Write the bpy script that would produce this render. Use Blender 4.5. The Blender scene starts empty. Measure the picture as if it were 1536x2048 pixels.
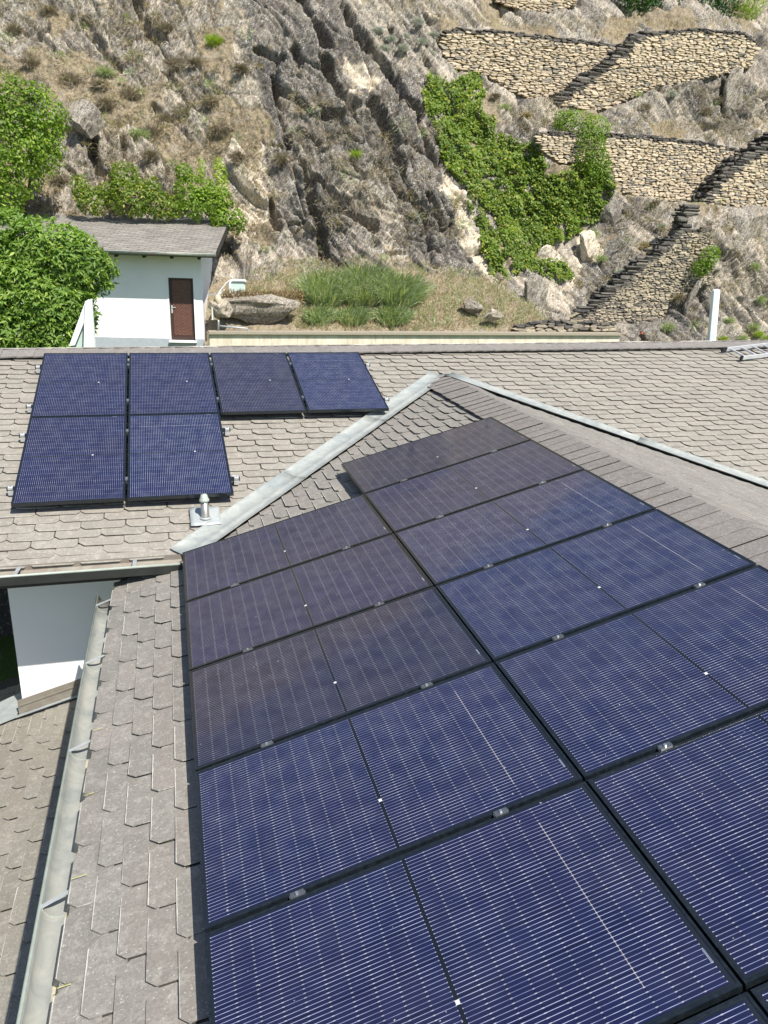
import bpy, bmesh, math, random
import numpy as np
from mathutils import Vector, Matrix
random.seed(7); rng = np.random.default_rng(7)
SC = bpy.context.scene; COL = SC.collection
# ------------------------------------------------------------------ camera, sky, sun, exposure
def rod(r):
    t = np.linalg.norm(r); k = r / t
    K = np.array([[0, -k[2], k[1]], [k[2], 0, -k[0]], [-k[1], k[0], 0]])
    return np.eye(3) + math.sin(t) * K + (1 - math.cos(t)) * K @ K
F = 1561.887
R = rod(np.array([1.89207255, -0.236676052, 0.216477565]))      # rows: right, down, forward
CAM = np.array([-0.109384657, -7.82489020, 2.69034774])
PB, PA = 0.275663537, 0.283047077
AP0 = np.array([-1.55238996, 3.23074546, 1.20603414]); AZ = -0.013071
cam = bpy.data.cameras.new('camera'); camo = bpy.data.objects.new('camera', cam); COL.objects.link(camo)
cam.sensor_fit = 'VERTICAL'; cam.sensor_height = 24.0; cam.lens = 24.0 * F / 2048; cam.clip_start = 0.05; cam.clip_end = 3000
M = Matrix(((R[0][0], -R[1][0], -R[2][0], CAM[0]), (R[0][1], -R[1][1], -R[2][1], CAM[1]), (R[0][2], -R[1][2], -R[2][2], CAM[2]), (0, 0, 0, 1)))
camo.matrix_world = M; SC.camera = camo
SUN_AZ, SUN_EL = math.radians(158), math.radians(53)
w = bpy.data.worlds.new('World'); SC.world = w; w.use_nodes = True
nt = w.node_tree; bg = nt.nodes['Background']; sky = nt.nodes.new('ShaderNodeTexSky')
sky.sky_type = 'NISHITA'; sky.sun_disc = False; sky.sun_elevation = SUN_EL; sky.sun_rotation = SUN_AZ; sky.altitude = 600
nt.links.new(sky.outputs[0], bg.inputs[0]); bg.inputs[1].default_value = 0.105
sl = bpy.data.lights.new('sun', 'SUN'); sl.energy = 5.0; sl.angle = math.radians(0.5); sl.color = (1.0, 0.955, 0.88)
so = bpy.data.objects.new('sun', sl); COL.objects.link(so)
SD = Vector((math.sin(SUN_AZ) * math.cos(SUN_EL), math.cos(SUN_AZ) * math.cos(SUN_EL), math.sin(SUN_EL)))
so.rotation_euler = (SD).to_track_quat('Z', 'Y').to_euler(); so.location = (6, -12, 20)
SC.view_settings.view_transform = 'Standard'; SC.view_settings.look = 'None'; SC.view_settings.gamma = 1
SC.view_settings.use_curve_mapping = False; SC.view_settings.exposure = 0.66
# ------------------------------------------------------------------ helpers
def ray(px, py):
    px = np.asarray(px, float); py = np.asarray(py, float)
    d = np.stack([(px - 768) / F, (py - 1024) / F, np.ones_like(px)], -1) @ R
    return d
def at(px, py, Y):
    d = ray(px, py); t = (np.asarray(Y) - CAM[1]) / d[..., 1]
    return CAM + d * t[..., None]
def hit(px, py, P0, n):
    d = ray(px, py); return CAM + d * (((P0 - CAM) @ n) / (d @ n))
def proj(P):
    X = (np.asarray(P) - CAM) @ R.T
    return np.stack([768 + F * X[..., 0] / X[..., 2], 1024 + F * X[..., 1] / X[..., 2]], -1), X[..., 2]
def unit(v): v = np.asarray(v, float); return v / np.linalg.norm(v)
def tag(o, label=None, cat=None, group=None, kind=None):
    if label: o['label'] = label
    if cat: o['category'] = cat
    if group: o['group'] = group
    if kind: o['kind'] = kind
    return o
def link(name, me, parent=None):
    o = bpy.data.objects.new(name, me); COL.objects.link(o)
    if parent is not None: o.parent = parent
    return o
def empty(name, loc=(0, 0, 0), rz=0, label=None, cat=None, group=None):
    o = bpy.data.objects.new(name, None); COL.objects.link(o); o.location = loc; o.rotation_euler = (0, 0, rz)
    return tag(o, label, cat, group)
def setmw(o, basis, loc):
    """place by world axes; parents are always at identity rotation unless stated"""
    m = Matrix.Identity(4)
    for i in range(3):
        for j in range(3): m[j][i] = basis[i][j]
    m.translation = loc; o.matrix_world = m; return o
class MB:
    def __init__(s): s.v = []; s.f = []; s.a = []
    def add(s, vs, fs, at_=None):
        n = len(s.v); s.v += [tuple(map(float, p)) for p in vs]; s.f += [tuple(i + n for i in f) for f in fs]
        s.a += list(at_) if at_ is not None else [(0, 0, 0)] * len(vs)
    def box(s, c, size, basis=None, taper=1.0, r=0):
        B = np.eye(3) if basis is None else np.array(basis, float); c = np.array(c, float); h = np.array(size, float) / 2
        vs = []
        for z in (-1, 1):
            t = taper if z > 0 else 1
            for x, y in ((-1, -1), (1, -1), (1, 1), (-1, 1)): vs.append(c + B[0] * x * h[0] * t + B[1] * y * h[1] * t + B[2] * z * h[2])
        s.add(vs, [(3, 2, 1, 0), (4, 5, 6, 7), (0, 1, 5, 4), (1, 2, 6, 5), (2, 3, 7, 6), (3, 0, 4, 7)])
    def bar(s, p, q, a, b=None, up=(0, 0, 1)):
        p = np.array(p, float); q = np.array(q, float); d = q - p; L = np.linalg.norm(d); z = d / L
        u = np.array(up, float); x = np.cross(u, z)
        if np.linalg.norm(x) < 1e-4: x = np.cross((1, 0, 0), z)
        x = unit(x); y = np.cross(z, x); s.box((p + q) / 2, (a, b or a, L), (x, y, z))
    def tube(s, pts, r, n=8, caps=True):
        pts = [np.array(p, float) for p in pts]; rs = r if hasattr(r, '__len__') else [r] * len(pts); vs = []
        x = None
        for i, p in enumerate(pts):
            d = unit(pts[min(i + 1, len(pts) - 1)] - pts[max(i - 1, 0)])
            if x is None:
                x = np.cross(d, (0, 0, 1)); x = unit(x) if np.linalg.norm(x) > 1e-3 else np.array((1., 0, 0))
            else: x = unit(x - d * (x @ d))
            y = np.cross(d, x)
            for k in range(n): a = 2 * math.pi * k / n; vs.append(p + (x * math.cos(a) + y * math.sin(a)) * rs[i])
        fs = [(i * n + k, i * n + (k + 1) % n, (i + 1) * n + (k + 1) % n, (i + 1) * n + k) for i in range(len(pts) - 1) for k in range(n)]
        if caps: fs += [tuple(range(n))[::-1], tuple((len(pts) - 1) * n + k for k in range(n))]
        s.add(vs, fs)
    def mesh(s, name, mat, smooth=False, attr=None):
        me = bpy.data.meshes.new(name); me.from_pydata(s.v, [], s.f); me.update()
        if mat: me.materials.append(mat)
        if attr:
            at_ = me.attributes.new(attr, 'FLOAT_VECTOR', 'POINT'); at_.data.foreach_set('vector', np.array(s.a, np.float32).ravel())
        if smooth: me.shade_smooth()
        return me
    def build(s, name, mat, parent=None, smooth=False, attr=None, bevel=0):
        me = s.mesh(name, mat, smooth, attr)
        if bevel:
            bm = bmesh.new(); bm.from_mesh(me); bmesh.ops.bevel(bm, geom=bm.edges[:], offset=bevel, segments=2, affect='EDGES', clamp_overlap=True); bm.to_mesh(me); bm.free()
        return link(name, me, parent)
def big_mesh(name, V, Fc, mat, attr=None, av=None, smooth=False, parent=None):
    V = np.asarray(V, np.float32); Fc = np.asarray(Fc, np.int32); k = Fc.shape[1]
    me = bpy.data.meshes.new(name); me.vertices.add(len(V)); me.vertices.foreach_set('co', V.ravel())
    me.loops.add(Fc.size); me.loops.foreach_set('vertex_index', Fc.ravel()); me.polygons.add(len(Fc))
    me.polygons.foreach_set('loop_start', np.arange(0, Fc.size, k, dtype=np.int32)); me.polygons.foreach_set('loop_total', np.full(len(Fc), k, np.int32))
    me.update(calc_edges=True); me.validate()
    if attr:
        a = me.attributes.new(attr, 'FLOAT_VECTOR', 'POINT'); a.data.foreach_set('vector', np.asarray(av, np.float32).ravel())
    if mat: me.materials.append(mat)
    if smooth: me.shade_smooth()
    return link(name, me, parent)
# numpy noise
def hsh(i, j, s=0):
    h = (i.astype(np.int64) * 374761393 + j.astype(np.int64) * 668265263 + s * 982451653) & 0x7fffffff
    h = ((h ^ (h >> 13)) * 1274126177) & 0x7fffffff; h = ((h ^ (h >> 15)) * 2246822519) & 0x7fffffff
    return (h ^ (h >> 16)) / float(0x7fffffff)
def vnoise(x, y, s=0):
    i = np.floor(x); j = np.floor(y); u = x - i; v = y - j; u = u * u * (3 - 2 * u); v = v * v * (3 - 2 * v)
    return ((hsh(i, j, s) * (1 - u) + hsh(i + 1, j, s) * u) * (1 - v) + (hsh(i, j + 1, s) * (1 - u) + hsh(i + 1, j + 1, s) * u) * v) * 2 - 1
def fbm(x, y, o=4, s=0):
    r = 0; a = 1
    for k in range(o): r = r + a * vnoise(x * 2 ** k + 13.7 * k, y * 2 ** k - 7.1 * k, s + k); a *= 0.5
    return r / 1.9
def vor(x, y, s=0, jit=0.95):
    i = np.floor(x); j = np.floor(y); f1 = np.full(x.shape, 9.); f2 = f1.copy(); a = np.zeros(x.shape); b = a.copy(); cx = a.copy(); cy = a.copy()
    for di in (-1, 0, 1):
        for dj in (-1, 0, 1):
            ii = i + di; jj = j + dj; px = ii + .5 + (hsh(ii, jj, s) - .5) * jit; py = jj + .5 + (hsh(ii, jj, s + 5) - .5) * jit
            d = np.hypot(x - px, y - py); m = d < f1; f2 = np.where(m, f1, np.minimum(f2, d))
            a = np.where(m, hsh(ii, jj, s + 11), a); b = np.where(m, hsh(ii, jj, s + 17), b); cx = np.where(m, x - px, cx); cy = np.where(m, y - py, cy); f1 = np.where(m, d, f1)
    return f1, f2, a, b, cx, cy
def inpoly(x, y, P):
    x = np.asarray(x, float); y = np.asarray(y, float); c = np.zeros(np.broadcast(x, y).shape, bool); n = len(P)
    for k in range(n):
        x1, y1 = P[k]; x2, y2 = P[(k + 1) % n]
        if y1 == y2: continue
        c ^= ((y1 > y) != (y2 > y)) & (x < (x2 - x1) * (y - y1) / (y2 - y1) + x1)
    return c
def segdist(x, y, P):
    d = np.full(x.shape, 1e9); sg = np.zeros(x.shape)
    for (x1, y1), (x2, y2) in zip(P[:-1], P[1:]):
        dx, dy = x2 - x1, y2 - y1; t = np.clip(((x - x1) * dx + (y - y1) * dy) / (dx * dx + dy * dy), 0, 1)
        dd = np.hypot(x - x1 - t * dx, y - y1 - t * dy); m = dd < d; sg = np.where(m, np.sign((x - x1) * dy - (y - y1) * dx), sg); d = np.minimum(d, dd)
    return d, sg
def clip_poly(P, planes):
    for (nx, ny, d) in planes:                     # keep nx*x+ny*y <= d
        out = []
        for k in range(len(P)):
            a, b = P[k], P[(k + 1) % len(P)]; fa = nx * a[0] + ny * a[1] - d; fb = nx * b[0] + ny * b[1] - d
            if fa <= 0: out.append(a)
            if fa * fb < 0: t = fa / (fa - fb); out.append((a[0] + (b[0] - a[0]) * t, a[1] + (b[1] - a[1]) * t))
        P = out
        if len(P) < 3: return []
    return P
# ------------------------------------------------------------------ materials
class NT:
    def __init__(s, name):
        s.m = bpy.data.materials.new(name); s.m.use_nodes = True; s.t = s.m.node_tree; s.b = s.t.nodes['Principled BSDF']; s.out = s.t.nodes['Material Output']
    def n(s, typ, **kw):
        nd = s.t.nodes.new('ShaderNode' + typ)
        for k, v in kw.items():
            if hasattr(nd, k): setattr(nd, k, v)
        return nd
    def l(s, a, b): s.t.links.new(a, b)
    def val(s, x, sock):
        if isinstance(x, (int, float)): sock.default_value = x
        elif isinstance(x, (tuple, list)): sock.default_value = (tuple(x) + (1,))[:len(sock.default_value)]
        else: s.l(x, sock)
    def math(s, op, a, b=0.0, c=None, clamp=False):
        nd = s.n('Math', operation=op); nd.use_clamp = clamp; s.val(a, nd.inputs[0]); s.val(b, nd.inputs[1])
        if c is not None: s.val(c, nd.inputs[2])
        return nd.outputs[0]
    def mix(s, f, a, b, blend='MIX'):
        nd = s.n('Mix'); nd.data_type = 'RGBA'; nd.blend_type = blend; s.val(f, nd.inputs[0]); s.val(a, nd.inputs[6]); s.val(b, nd.inputs[7]); return nd.outputs[2]
    def noise(s, vec, scale, detail=4, rough=0.55, dist=0):
        nd = s.n('TexNoise'); s.l(vec, nd.inputs['Vector']); nd.inputs['Scale'].default_value = scale; nd.inputs['Detail'].default_value = detail; nd.inputs['Roughness'].default_value = rough; nd.inputs['Distortion'].default_value = dist; return nd.outputs['Fac']
    def ramp(s, f, lo, hi):
        nd = s.n('MapRange'); nd.clamp = True; s.val(f, nd.inputs[0]); nd.inputs[1].default_value = lo; nd.inputs[2].default_value = hi; return nd.outputs[0]
    def pos(s): return s.n('NewGeometry').outputs['Position']
    def obj(s): return s.n('TexCoord').outputs['Object']
    def map(s, vec, sc=(1, 1, 1), rot=(0, 0, 0)):
        nd = s.n('Mapping'); s.l(vec, nd.inputs[0]); nd.inputs['Scale'].default_value = sc; nd.inputs['Rotation'].default_value = rot; return nd.outputs[0]
    def attr(s, name):
        nd = s.n('Attribute'); nd.attribute_name = name; sp = s.n('SeparateXYZ'); s.l(nd.outputs['Vector'], sp.inputs[0]); return sp.outputs
    def rand(s): return s.n('ObjectInfo').outputs['Random']
    def bump(s, h, st=0.3, dist=0.01):
        nd = s.n('Bump'); nd.inputs['Strength'].default_value = st; nd.inputs['Distance'].default_value = dist; s.l(h, nd.inputs['Height']); s.l(nd.outputs[0], s.b.inputs['Normal'])
    def fin(s, col=None, rough=0.6, metal=0, spec=0.5):
        if col is not None: s.val(col, s.b.inputs['Base Color'])
        s.val(rough, s.b.inputs['Roughness']); s.val(metal, s.b.inputs['Metallic']); s.b.inputs['Specular IOR Level'].default_value = spec; return s.m
def simple(name, col, rough=0.5, metal=0, var=0.15, scale=8, spec=0.5, bump=0.1):
    N = NT(name); nz = N.noise(N.pos(), scale, 5, .6)
    c2 = tuple(min(1, x * (1 + var)) for x in col); c1 = tuple(x * (1 - var) for x in col)
    N.bump(N.noise(N.pos(), scale * 8, 3), bump, 0.004)
    return N.fin(N.mix(N.ramp(nz, .3, .7), c1, c2), rough, metal, spec)
def mat_slate(name, base, warm, white=0.5, streak=0):
    N = NT(name); p = N.pos(); t = N.attr('tuv'); rnd = N.math('FRACT', N.math('ADD', t[2], N.rand()))
    c = N.mix(rnd, tuple(x * .87 for x in base), tuple(x * 1.08 for x in base))
    r2 = N.math('FRACT', N.math('MULTIPLY', rnd, 7.31)); c = N.mix(N.math('MULTIPLY', r2, .5), c, warm)
    n1 = N.noise(p, 2.2, 5, .6); c = N.mix(N.math('MULTIPLY', N.ramp(n1, .35, .7), .4), c, tuple(x * .72 for x in base))
    n2 = N.noise(p, 14, 6, .7); c = N.mix(N.math('MULTIPLY', N.ramp(n2, .5, .62), .6), c, tuple(x * 1.42 for x in base))
    n3 = N.noise(p, 60, 4, .7); c = N.mix(N.math('MULTIPLY', N.ramp(n3, .45, .62), .5), c, tuple(x * .6 for x in base))
    st = N.noise(N.map(p, (5, 30, 5)), 1.5, 4, .6) ; c = N.mix(N.math('MULTIPLY', N.ramp(st, .5, .75), .22), c, tuple(x * 1.25 for x in base))
    # pale worn coating along the lower and side edges of each slate
    eb = N.math('SUBTRACT', 1, N.ramp(t[1], 0.0, 0.09)); ex = N.math('MULTIPLY', N.math('ABSOLUTE', N.math('SUBTRACT', t[0], .5)), 2); ex = N.ramp(ex, .93, 1.0)
    e = N.math('MAXIMUM', eb, N.math('MULTIPLY', ex, .8)); n4 = N.noise(p, 22, 5, .65)
    k = N.noise(p, 1.7, 2, .5)
    em = N.ramp(N.math('ADD', N.math('ADD', e, n4), N.math('MULTIPLY', N.math('SUBTRACT', rnd, .5), .28)), 1.42 - white * .2, 1.5 - white * .2)
    em = N.math('MULTIPLY', em, N.ramp(k, .46, .6))
    c = N.mix(N.math('MULTIPLY', em, .8), c, (.52, .5, .44))
    sp = N.ramp(N.noise(p, 80, 3, .6), .62, .67); c = N.mix(N.math('MULTIPLY', sp, .55), c, (.5, .49, .43))
    rs = N.math('MULTIPLY', N.ramp(N.noise(p, 5, 3, .6), .66, .74), N.ramp(eb, .3, .8)); c = N.mix(N.math('MULTIPLY', rs, .35), c, (.22, .10, .06))
    N.bump(N.math('ADD', n2, N.math('MULTIPLY', n3, .7)), .35, .006)
    return N.fin(c, .78, 0, .35)
M_slate = mat_slate('slate_roof', (.262, .243, .208), (.295, .255, .215), 1.1)
M_slateB = mat_slate('slate_wing', (.215, .203, .180), (.26, .222, .195), 1.6)
M_slateC = mat_slate('slate_low', (.225, .21, .178), (.27, .238, .19), 1.5)
M_slateS = mat_slate('slate_shed', (.31, .285, .255), (.40, .365, .32), 1.9)
M_cap = mat_slate('slate_ridge', (.195, .18, .165), (.23, .20, .18), .1)
M_base = simple('roof_underlay', (.05, .045, .04), .9)
def mat_plaster():
    N = NT('white_plaster'); p = N.pos(); n = N.noise(p, 1.2, 4, .5); g = N.noise(p, 140, 3, .6)
    c = N.mix(N.math('MULTIPLY', N.ramp(n, .4, .75), .5), (.80, .80, .79), (.70, .71, .70)); N.bump(g, .35, .004); return N.fin(c, .85, 0, .2)
M_white = mat_plaster()
M_plinth = simple('grey_plinth', (.33, .36, .39), .8, 0, .08)
def mat_zinc(name, a, b, rough=.45, metal=.35):
    N = NT(name); p = N.pos(); n = N.noise(p, 4.5, 7, .7, 1.2); n2 = N.noise(p, 30, 4, .6)
    c = N.mix(N.ramp(n, .35, .65), a, b); c = N.mix(N.math('MULTIPLY', N.ramp(n2, .5, .75), .4), c, tuple(x * 1.25 for x in a)); N.bump(n, .3, .01)
    return N.fin(c, rough, metal, .5)
M_zinc = mat_zinc('valley_zinc', (.24, .265, .26), (.38, .39, .355), .5, .15)
M_zinc2 = mat_zinc('gutter_zinc', (.25, .265, .25), (.38, .375, .33), .55, .2)
M_zincd = mat_zinc('gutter_rim', (.31, .35, .30), (.42, .46, .40), .5, .2)
M_copper = mat_zinc('weathered_copper', (.13, .10, .075), (.10, .16, .13), .5, .4)
M_copin = mat_zinc('gutter_inside', (.19, .155, .125), (.25, .24, .2), .6, .2)
M_dark = simple('dark_metal', (.02, .022, .022), .5, .3)
M_frame = NT('panel_frame'); M_frame = M_frame.fin(M_frame.mix(M_frame.ramp(M_frame.noise(M_frame.pos(), 40, 3), .4, .7), (.007, .010, .013), (.014, .019, .023)), .22, .0, .6)
M_alu = simple('aluminium', (.58, .59, .60), .4, .35, .08)
M_bolt = simple('steel_bolt', (.75, .75, .75), .25, .9, .05)
def mat_cells(name, cell, tint, tintamt):
    N = NT(name); o = N.n('SeparateXYZ'); N.l(N.obj(), o.inputs[0]); X, Y = o.outputs[0], o.outputs[1]
    m = .022; cw = (1.0368 - 2 * m) / 6; per = cw / 9; hl = (1.722 - 2 * m - .014) / 20
    yy = N.math('SUBTRACT', Y, m); xx = N.math('SUBTRACT', X, m)
    xs = N.math('SUBTRACT', xx, N.math('MULTIPLY', N.math('GREATER_THAN', xx, 10 * hl + .007), .014))
    def line(v, p, wd, ph=0.0):
        f = N.math('FRACT', N.math('ADD', N.math('DIVIDE', v, p), ph)); d = N.math('MULTIPLY', N.math('ABSOLUTE', N.math('SUBTRACT', f, .5)), p)
        return N.math('LESS_THAN', d, wd / 2)
    wire = line(yy, per, .0017)
    gx = line(xs, hl, .0028, .5); gy = line(yy, cw, .0032, .5)
    mid = N.math('LESS_THAN', N.math('ABSOLUTE', N.math('SUBTRACT', X, .861)), .0075)
    ins = N.math('MULTIPLY', N.math('LESS_THAN', N.math('ABSOLUTE', N.math('SUBTRACT', X, .861)), .861 - m), N.math('LESS_THAN', N.math('ABSOLUTE', N.math('SUBTRACT', Y, .5184)), .5184 - m))
    ns = N.noise(N.map(N.obj(), (1, 1, 1)), 1.6, 3, .5)
    # every cell a slightly different blue
    cid = N.n('CombineXYZ'); N.l(N.math('FLOOR', N.math('DIVIDE', xs, hl)), cid.inputs[0]); N.l(N.math('FLOOR', N.math('DIVIDE', yy, cw)), cid.inputs[1]); N.l(N.math('MULTIPLY', N.rand(), 50), cid.inputs[2])
    wn = N.n('TexWhiteNoise'); wn.noise_dimensions = '3D'; N.l(cid.outputs[0], wn.inputs['Vector'])
    c = N.mix(wn.outputs[0], tuple(x * .88 for x in cell), tuple(x * 1.12 for x in cell))
    c = N.mix(N.math('MULTIPLY', N.ramp(ns, .35, .65), tintamt), c, tint)
    c = N.mix(gx, c, tuple(x * .35 for x in cell)); c = N.mix(gy, c, tuple(x * .35 for x in cell))
    wv = N.noise(N.obj(), 9, 2, .5)
    wc = N.mix(N.ramp(wv, .35, .65), (.13, .16, .27), (.38, .42, .54))
    wc = N.mix(1.0, wc, (1, 1, 1) if 'blue' in name else (.72, .70, .70), 'MULTIPLY'); wire2 = N.math('MULTIPLY', line(yy, per, .0048), line(xs, hl, .009, .5)); c = N.mix(wire, c, wc); c = N.mix(N.math('MULTIPLY', wire2, .30), c, (.55, .56, .60))
    rb = N.math('MULTIPLY', N.math('LESS_THAN', N.math('ABSOLUTE', N.math('SUBTRACT', X, 1.722 - m - 3 * hl)), .0011), N.math('LESS_THAN', N.math('ABSOLUTE', N.math('SUBTRACT', Y, .52)), .40)); c = N.mix(N.math('MULTIPLY', rb, .55 if name == 'solar_cells_blue' else 0.0), c, (.5, .45, .42))
    c = N.mix(mid, c, (.005, .008, .014)); c = N.mix(ins, (.008, .012, .02), c)
    # a few bright solder ribbons and knots, small bright tab on the middle bus
    tab = N.math('MULTIPLY', mid, N.math('LESS_THAN', N.math('ABSOLUTE', N.math('SUBTRACT', Y, .335)), .009)); c = N.mix(tab, c, (.6, .6, .6))
    dust = N.ramp(N.noise(N.pos(), 2.3, 5, .6), .45, .8); c = N.mix(N.math('MULTIPLY', dust, .018), c, (.40, .38, .36))
    sp = N.ramp(N.noise(N.pos(), 55, 1, .4), .80, .82); c = N.mix(N.math('MULTIPLY', sp, .6), c, (.5, .5, .48))
    N.b.inputs['Coat Weight'].default_value = 1; N.l(N.math('ADD', .05, N.math('MULTIPLY', dust, .12)), N.b.inputs['Coat Roughness']); N.b.inputs['Coat IOR'].default_value = 1.3
    return N.fin(c, .45, .0, .2)
M_cells = [mat_cells('solar_cells_blue', (.007, .010, .042), (.012, .011, .040), .6), mat_cells('solar_cells_violet', (.0075, .0095, .040), (.012, .011, .034), .7), mat_cells('solar_cells_brown', (.011, .0105, .028), (.018, .0145, .026), .8)]
def mat_leaf(name, c1, c2, c3, tr=.35):
    N = NT(name); a = N.attr('lf'); c = N.mix(a[0], c1, c2); c = N.mix(N.math('MULTIPLY', N.ramp(a[1], .75, 1), .8), c, c3)
    d = N.b; N.fin(c, .5, 0, .35); t = N.n('BsdfTranslucent'); N.l(N.mix(1.0, c, (1.6, 1.9, .6), 'MULTIPLY'), t.inputs[0]); mx = N.n('MixShader'); mx.inputs[0].default_value = tr
    N.l(d.outputs[0], mx.inputs[1]); N.l(t.outputs[0], mx.inputs[2]); N.l(mx.outputs[0], N.out.inputs[0]); return N.m
M_leaf = mat_leaf('leaf_green', (.06, .12, .012), (.20, .31, .03), (.34, .40, .06))
M_leafd = mat_leaf('leaf_dark', (.02, .055, .012), (.045, .11, .018), (.1, .18, .03))
M_ivy = mat_leaf('leaf_ivy', (.05, .10, .014), (.19, .27, .035), (.40, .36, .06))
M_fig = mat_leaf('leaf_fig', (.07, .135, .025), (.22, .34, .06), (.42, .50, .12))
M_yel = mat_leaf('leaf_yellow', (.2, .3, .03), (.32, .4, .05), (.4, .4, .08))
M_grassg = mat_leaf('grass_green', (.15, .20, .11), (.42, .48, .28), (.66, .58, .38), .25)
M_dry = mat_leaf('grass_dry', (.26, .20, .12), (.46, .37, .22), (.26, .28, .11), .15)
M_drybush = mat_leaf('bush_dry', (.165, .13, .10), (.34, .275, .205), (.24, .26, .12), .1)
M_grey = mat_leaf('shrub_grey', (.34, .35, .31), (.52, .53, .50), (.2, .24, .15), .1)
M_bark = simple('bark', (.12, .09, .065), .9, 0, .3, 20)
def mat_stone(name, a, b, dk):
    N = NT(name); p = N.pos(); r = N.math('FRACT', N.math('ADD', N.rand(), N.attr('tuv')[2])); r2 = N.math('FRACT', N.math('MULTIPLY', r, 13.7))
    c = N.mix(r, a, b); c = N.mix(N.ramp(r2, .58, .95), c, dk)
    c = N.mix(N.math('MULTIPLY', N.ramp(N.noise(p, 9, 5, .65), .45, .7), .5), c, tuple(x * .55 for x in a)); c = N.mix(N.math('MULTIPLY', N.ramp(N.noise(p, 16, 4, .6), .55, .75), .45), c, (.55, .47, .34))
    N.bump(N.noise(p, 12, 6, .7), .6, .03); return N.fin(c, .9, 0, .2)
M_stone = mat_stone('dry_stone_ochre', (.44, .355, .24), (.62, .52, .385), (.24, .22, .19))
M_stoneg = mat_stone('dry_stone_grey', (.27, .235, .18), (.46, .39, .28), (.10, .095, .09))
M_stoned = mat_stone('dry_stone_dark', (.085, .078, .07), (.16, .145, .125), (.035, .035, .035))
def mat_hill():
    N = NT('hillside_rock'); p = N.pos(); z = N.attr('zone')
    pr = N.map(p, (1, 1, 1), (0, math.radians(-30), 0)); ps = N.map(pr, (5.5, 2.2, 1.2))
    pr2 = N.map(pr, (3.2, 2, .9)); st = N.noise(ps, 2.2, 8, .68, .6); bl = N.noise(p, 1.1, 6, .6); fi = N.noise(p, 9, 7, .75); sp = N.noise(p, 24, 5, .75)
    rock = N.mix(N.ramp(st, .40, .60), (.085, .074, .061), (.37, .325, .26))
    rock = N.mix(N.math('MULTIPLY', N.ramp(bl, .45, .7), .6), rock, (.175, .155, .135))
    pale = N.mix(N.ramp(st, .35, .65), (.50, .40, .27), (.62, .56, .46))
    rock = N.mix(z[1], rock, pale)
    rock = N.mix(N.math('MULTIPLY', z[2], .88), rock, N.mix(N.ramp(fi, .4, .62), (.042, .037, .033), (.16, .143, .125)))
    lb = N.noise(p, 10, 5, .8); lc = N.math('MULTIPLY', N.ramp(lb, .54, .57), N.ramp(N.noise(p, 1.3, 3), .42, .6)); rock = N.mix(N.math('MULTIPLY', lc, .6), rock, (.52, .49, .43)); ld = N.ramp(N.noise(N.map(p, (1, 1, 1.3)), 12, 6, .8), .56, .585); rock = N.mix(N.math('MULTIPLY', ld, .6), rock, (.06, .052, .045))
    li = N.math('MULTIPLY', N.ramp(sp, .53, .60), N.ramp(N.noise(p, 1.9, 3), .35, .6)); rock = N.mix(N.math('MULTIPLY', li, .75), rock, (.62, .60, .55))
    rock = N.mix(N.math('MULTIPLY', N.ramp(N.noise(pr2, 5, 8, .75, .4), .54, .60), .8), rock, (.045, .038, .032))
    rock = N.mix(N.math('MULTIPLY', N.ramp(N.noise(p, 2.7, 5, .65), .57, .72), .5), rock, (.42, .31, .185))
    soil = N.mix(N.ramp(fi, .35, .65), (.125, .10, .068), (.37, .30, .20)); soil = N.mix(N.ramp(sp, .55, .68), soil, (.15, .115, .08)); soil = N.mix(N.math('MULTIPLY', N.ramp(N.noise(p, 4, 5, .6), .52, .64), .8), soil, (.25, .225, .185)); soil = N.mix(N.math('MULTIPLY', N.ramp(N.noise(p, 3, 5, .65), .56, .66), .6), soil, (.20, .20, .10)); soil = N.mix(N.math('MULTIPLY', ld, .5), soil, (.07, .055, .04))
    f = N.ramp(N.math('ADD', z[0], N.math('MULTIPLY', N.math('SUBTRACT', fi, .5), 1.3)), .42, .58); c = N.mix(f, rock, soil)
    N.bump(N.math('ADD', N.math('MULTIPLY', st, 1.2), N.math('ADD', fi, N.math('MULTIPLY', sp, .6))), .6, .06); return N.fin(c, .93, 0, .15)
M_hill = mat_hill()
def mat_ground():
    N = NT('ground'); p = N.pos(); a = N.noise(p, .8, 6, .6); b = N.noise(p, 30, 4, .7)
    gr = N.mix(N.ramp(b, .35, .65), (.05, .09, .02), (.11, .16, .04)); so = N.mix(N.ramp(b, .4, .6), (.3, .24, .16), (.4, .33, .24))
    N.bump(b, .7, .03); return N.fin(N.mix(N.ramp(a, .55, .7), gr, so), .95, 0, .1)
M_ground = mat_ground()
def mat_concrete():
    N = NT('old_concrete'); p = N.pos(); a = N.noise(N.map(p, (1.2, 1, .35)), 3, 6, .65); b = N.noise(N.map(p, (8, 8, 1)), 2, 4, .6)
    c = N.mix(N.ramp(a, .35, .65), (.52, .465, .36), (.68, .62, .50)); c = N.mix(N.math('MULTIPLY', N.ramp(b, .55, .7), .55), c, (.33, .29, .21)); N.bump(N.noise(p, 30, 5, .7), .4, .01); return N.fin(c, .9, 0, .2)
M_conc = mat_concrete()
M_brown = simple('brown_door_paint', (.14, .068, .05), .45, 0, .25, 12)
M_brown2 = simple('brown_door_frame', (.045, .022, .018), .5, 0, .2)
M_canvas = simple('white_canvas', (.68, .71, .70), .8, 0, .05)
M_canvasg = simple('pale_green_canvas', (.42, .52, .47), .8, 0, .05)
M_pole = mat_zinc('white_painted_pole', (.66, .70, .70), (.78, .80, .78), .5, 0)
M_cable = simple('grey_cable', (.45, .45, .42), .6)
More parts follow.
